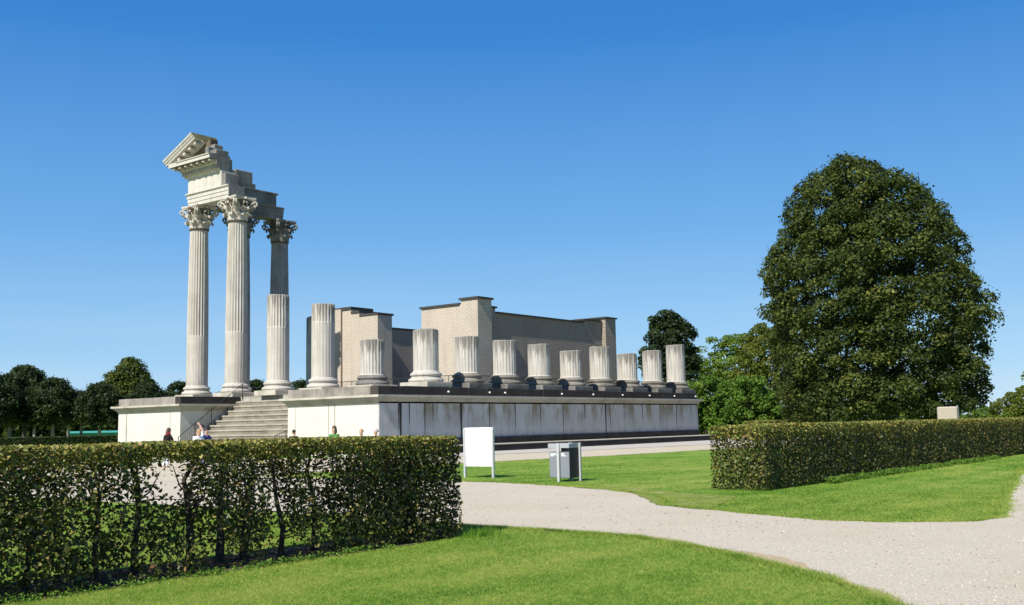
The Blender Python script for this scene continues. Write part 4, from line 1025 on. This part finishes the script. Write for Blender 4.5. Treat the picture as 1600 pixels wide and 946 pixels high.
Hh = {k: plain('hair_'+k, v, .6) for k, v in dict(brown=(.09, .05, .03), blond=(.38, .24, .12), black=(.015, .012, .010), grey=(.42, .33, .30), dark=(.04, .025, .02)).items()}
def away(x, y): return math.atan2(y-CAM.y, x-CAM.x)
def put(px, dp, turn, *a_, **k_):
    x, y = at(px, dp); return person(x, y, away(x, y)+turn, *a_, **k_)
wmn = put(263, 46, -.8, 1.72, 'woman with red scarf and black vest leaning forward before the left podium block', C['black'], C['white'], Hh['brown'], lean=.22, longhair=True, fwd_arm=True)
b = MB(); b.lathe([(.075, 0), (.11, .03), (.115, .08), (.085, .13)], 0, 0, 0, 14); o = b.build('scarf', C['red'], None, smooth=True); o.parent = wmn; o.location = (.12, 0, 1.40)
put(318, 46.5, 2.2, 1.82, 'person with one arm raised to the head, at the foot of the steps', C['white'], C['denim'], Hh['dark'], raise_r=True)
put(313, 43.5, .5, 1.62, 'fair-haired person in a white shirt with back turned, left of the steps', C['white'], C['grey'], Hh['blond'], longhair=True)
put(325, 45, -2.4, 1.66, 'dark-haired person in a navy top, rightmost of the trio by the steps', C['navy'], C['blue'], Hh['dark'], fwd_arm=True)
put(460, 45, .2, 1.52, 'person in black seen from behind over the hedge, right of the steps', C['black'], C['black'], Hh['black'])
wc = put(522, 38, 2.6, 1.63, 'woman with ponytail in a green top, in front of the streaked podium seam', C['green'], C['grey'], Hh['brown'], longhair=True)
put(564, 38, 2.9, 1.50, 'bearded fair-haired man whose head shows above the hedge', C['khaki'], C['denim'], Hh['blond'])
put(587, 38.6, 1.8, 1.49, 'person with pinkish grey hair just above the hedge, rightmost of the people', C['grey'], C['denim'], Hh['grey'])

# ---------------------------------------------------------------- grass blades, weeds, debris
def inside(poly, P):
    x, y = P[:, 0], P[:, 1]; r_ = np.zeros(len(P), bool); j = len(poly)-1
    for i in range(len(poly)):
        xi, yi = poly[i]; xj, yj = poly[j]
        c = ((yi > y) != (yj > y)) & (x < (xj-xi)*(y-yi)/((yj-yi)+1e-12)+xi); r_ ^= c; j = i
    return r_
def blade_patch(K, d0, d1, lat, hgt_, wid_):
    dd = d0*(d1/d0)**rng.uniform(size=K); la = rng.uniform(-lat, lat, K)*dd
    P = cam_xy[None]+fxy[None]*dd[:, None]+rxy[None]*la[:, None]
    ok = ~inside(path_poly, P+rng.normal(size=(K, 2))*(.03+.05*rng.uniform(size=(K, 1))**3)) & ~inside(fore_poly, P+rng.normal(size=(K, 2))*.05)
    ok &= ~((P[:, 1] > -33.0+rng.normal(size=K)*.05) & (P[:, 1] < -31.8) & (P[:, 0] < -34.8))
    P = P[ok]; dd = dd[ok]; k = len(P)
    sc = np.clip(dd/14, .75, 2.4)[:, None]
    a = rng.uniform(0, 6.28, k); h = (hgt_*rng.uniform(.5, 1.3, k))[:, None]*np.sqrt(sc); wv = wid_*sc
    side_ = np.stack([np.cos(a), np.sin(a), np.zeros(k)], 1)*wv
    lean_ = rng.normal(size=(k, 3))*np.array([1.3, 1.3, 0])*h+np.array([0, 0, 1])*h
    B = np.concatenate([P, np.zeros((k, 1))], 1)
    return np.stack([B-side_, B+side_, B+lean_], 1), rng.uniform(0, 1, k)
V1, t1 = blade_patch(800000, 8.4, 22, .56, .024, .0026)
V2, t2 = blade_patch(420000, 15, 48, .56, .020, .0022)
gr = quads('grass', np.concatenate([V1, V2]), M['blade'], np.concatenate([t1, t2]), nv=3); tag(gr, kind='stuff')
def edge_blades(poly, K, spread, hh):
    A = np.array(poly[:-1]); B = np.array(poly[1:]); L = np.linalg.norm(B-A, axis=1); pr_ = L/L.sum()
    i = rng.choice(len(L), K, p=pr_); u = rng.uniform(size=(K, 1)); P = A[i]+(B[i]-A[i])*u
    cl = np.sin(P[:, 0]*5.1+P[:, 1]*3.3)+np.sin(P[:, 0]*2.3-P[:, 1]*7.1); P = P+rng.normal(size=(K, 2))*spread*(1+.5*cl[:, None])
    a = rng.uniform(0, 6.28, K); sc = np.clip(np.linalg.norm(P-cam_xy, axis=1)/14, .7, 2)[:, None]; h = (hh*rng.uniform(.4, 1.4, K))[:, None]
    sv = np.stack([np.cos(a), np.sin(a), 0*a], 1)*.003*sc; Bq = np.concatenate([P, np.zeros((K, 1))], 1)
    return np.stack([Bq-sv, Bq+sv, Bq+rng.normal(size=(K, 3))*np.array([.8, .8, 0])*h+np.array([0, 0, 1])*h], 1)
EB = np.concatenate([edge_blades(near_edge[2:12], 42000, .055, .045), edge_blades(far_edge[5:-1], 45000, .06, .04), edge_blades([(-23.5, -14.2), (-13, -14.2), (-8, -14.9), (-4, -15.6), (5, -16.1)], 9000, .05, .05)])
eg = quads('edge_grass', EB, M['blade'], rng.uniform(0, 1, len(EB)), nv=3); tag(eg, kind='stuff')
# nettles along the foot of the right hedge, tufts at the end of the near hedge
wl = []
for i in range(150):
    x = -21.5+random.random()**1.2*16; y = -32.95-random.random()*.22; k = 45; h = random.uniform(.06, .17)
    P = np.stack([x+rng.normal(size=k)*.09, y+rng.normal(size=k)*.06, rng.uniform(.02, h, k)], 1); wl.append(leaves(P, rng.normal(size=(k, 3))+np.array([0, 0, 1]), .06, .6))
for i in range(90):
    x = random.uniform(-42, -36.5); y = -33.0-random.random()*.15; k = 14; h = random.uniform(.04, .10)
    P = np.stack([x+rng.normal(size=k)*.06, y+rng.normal(size=k)*.05, rng.uniform(.01, h, k)], 1); wl.append(leaves(P, rng.normal(size=(k, 3))+np.array([0, 0, 1]), .035, .7))
W_ = np.concatenate(wl); wd_ = quads('weeds', W_, M['weed'], rng.uniform(0, 1, len(W_))); tag(wd_, kind='stuff')
k = 420; P = np.stack([-34.75+rng.normal(size=k)*.22, -33.15+rng.normal(size=k)*.08, np.zeros(k)], 1); a = rng.uniform(0, 6.28, k); sv = np.stack([np.cos(a), np.sin(a), 0*a], 1)*.004
tf = quads('tall_grass', np.stack([P-sv, P+sv, P+np.stack([rng.normal(size=k)*.04, rng.normal(size=k)*.04, rng.uniform(.06, .16, k)], 1)], 1), M['blade'], rng.uniform(0, .5, k), nv=3); tag(tf, kind='stuff')
k = 9000; dd_ = 8.6*(30/8.6)**rng.uniform(size=k); la_ = rng.uniform(-.2, .56, k)*dd_
P = cam_xy[None]+fxy[None]*dd_[:, None]+rxy[None]*la_[:, None]; P = P[inside(path_poly, P)]; k = len(P)
rr_ = (.006+.010*rng.uniform(size=k)**3)[:, None]; a = rng.uniform(0, 6.28, k)
cs_ = [np.concatenate([P+rr_*np.stack([np.cos(a+q*1.57)*(1+.3*math.sin(q)), np.sin(a+q*1.57)], 1), np.full((k, 1), .004)], 1) for q in range(4)]
ap_ = np.concatenate([P+rr_*rng.normal(size=(k, 2))*.15, .008+rr_*.9], 1)
T = np.concatenate([np.stack([cs_[q], cs_[(q+1) % 4], ap_], 1) for q in range(4)]); tn_ = np.tile(rng.uniform(0, 1, k), 4)
M['pebble'] = leafmat('pebble', [(0, (.16, .13, .10)), (.5, (.40, .35, .28)), (1, (.52, .47, .39))], 0., .8, .1)
pb = quads('loose_gravel', T, M['pebble'], tn_, nv=3); tag(pb, kind='stuff')
# fallen leaves and crumbs on gravel and soil
k = 900; P = np.stack([rng.uniform(-34, -24, k), rng.uniform(-38, -20, k), np.full(k, .012)], 1)
k2 = 1500; P2 = np.stack([rng.uniform(-44, -34.9, k2), rng.uniform(-33.05, -31.8, k2), np.full(k2, .012)], 1)
PP = np.concatenate([P, P2]); Dd = leaves(PP, rng.normal(size=(len(PP), 3))*.25+np.array([0, 0, 1]), .035*rng.uniform(.4, 1.2, len(PP)), .7)
M['litter'] = leafmat('litter_leaf', [(0, (.08, .05, .03)), (1, (.30, .19, .09))], .05)
lt = quads('fallen_leaves', Dd, M['litter'], rng.uniform(0, 1, len(Dd))); tag(lt, kind='stuff')
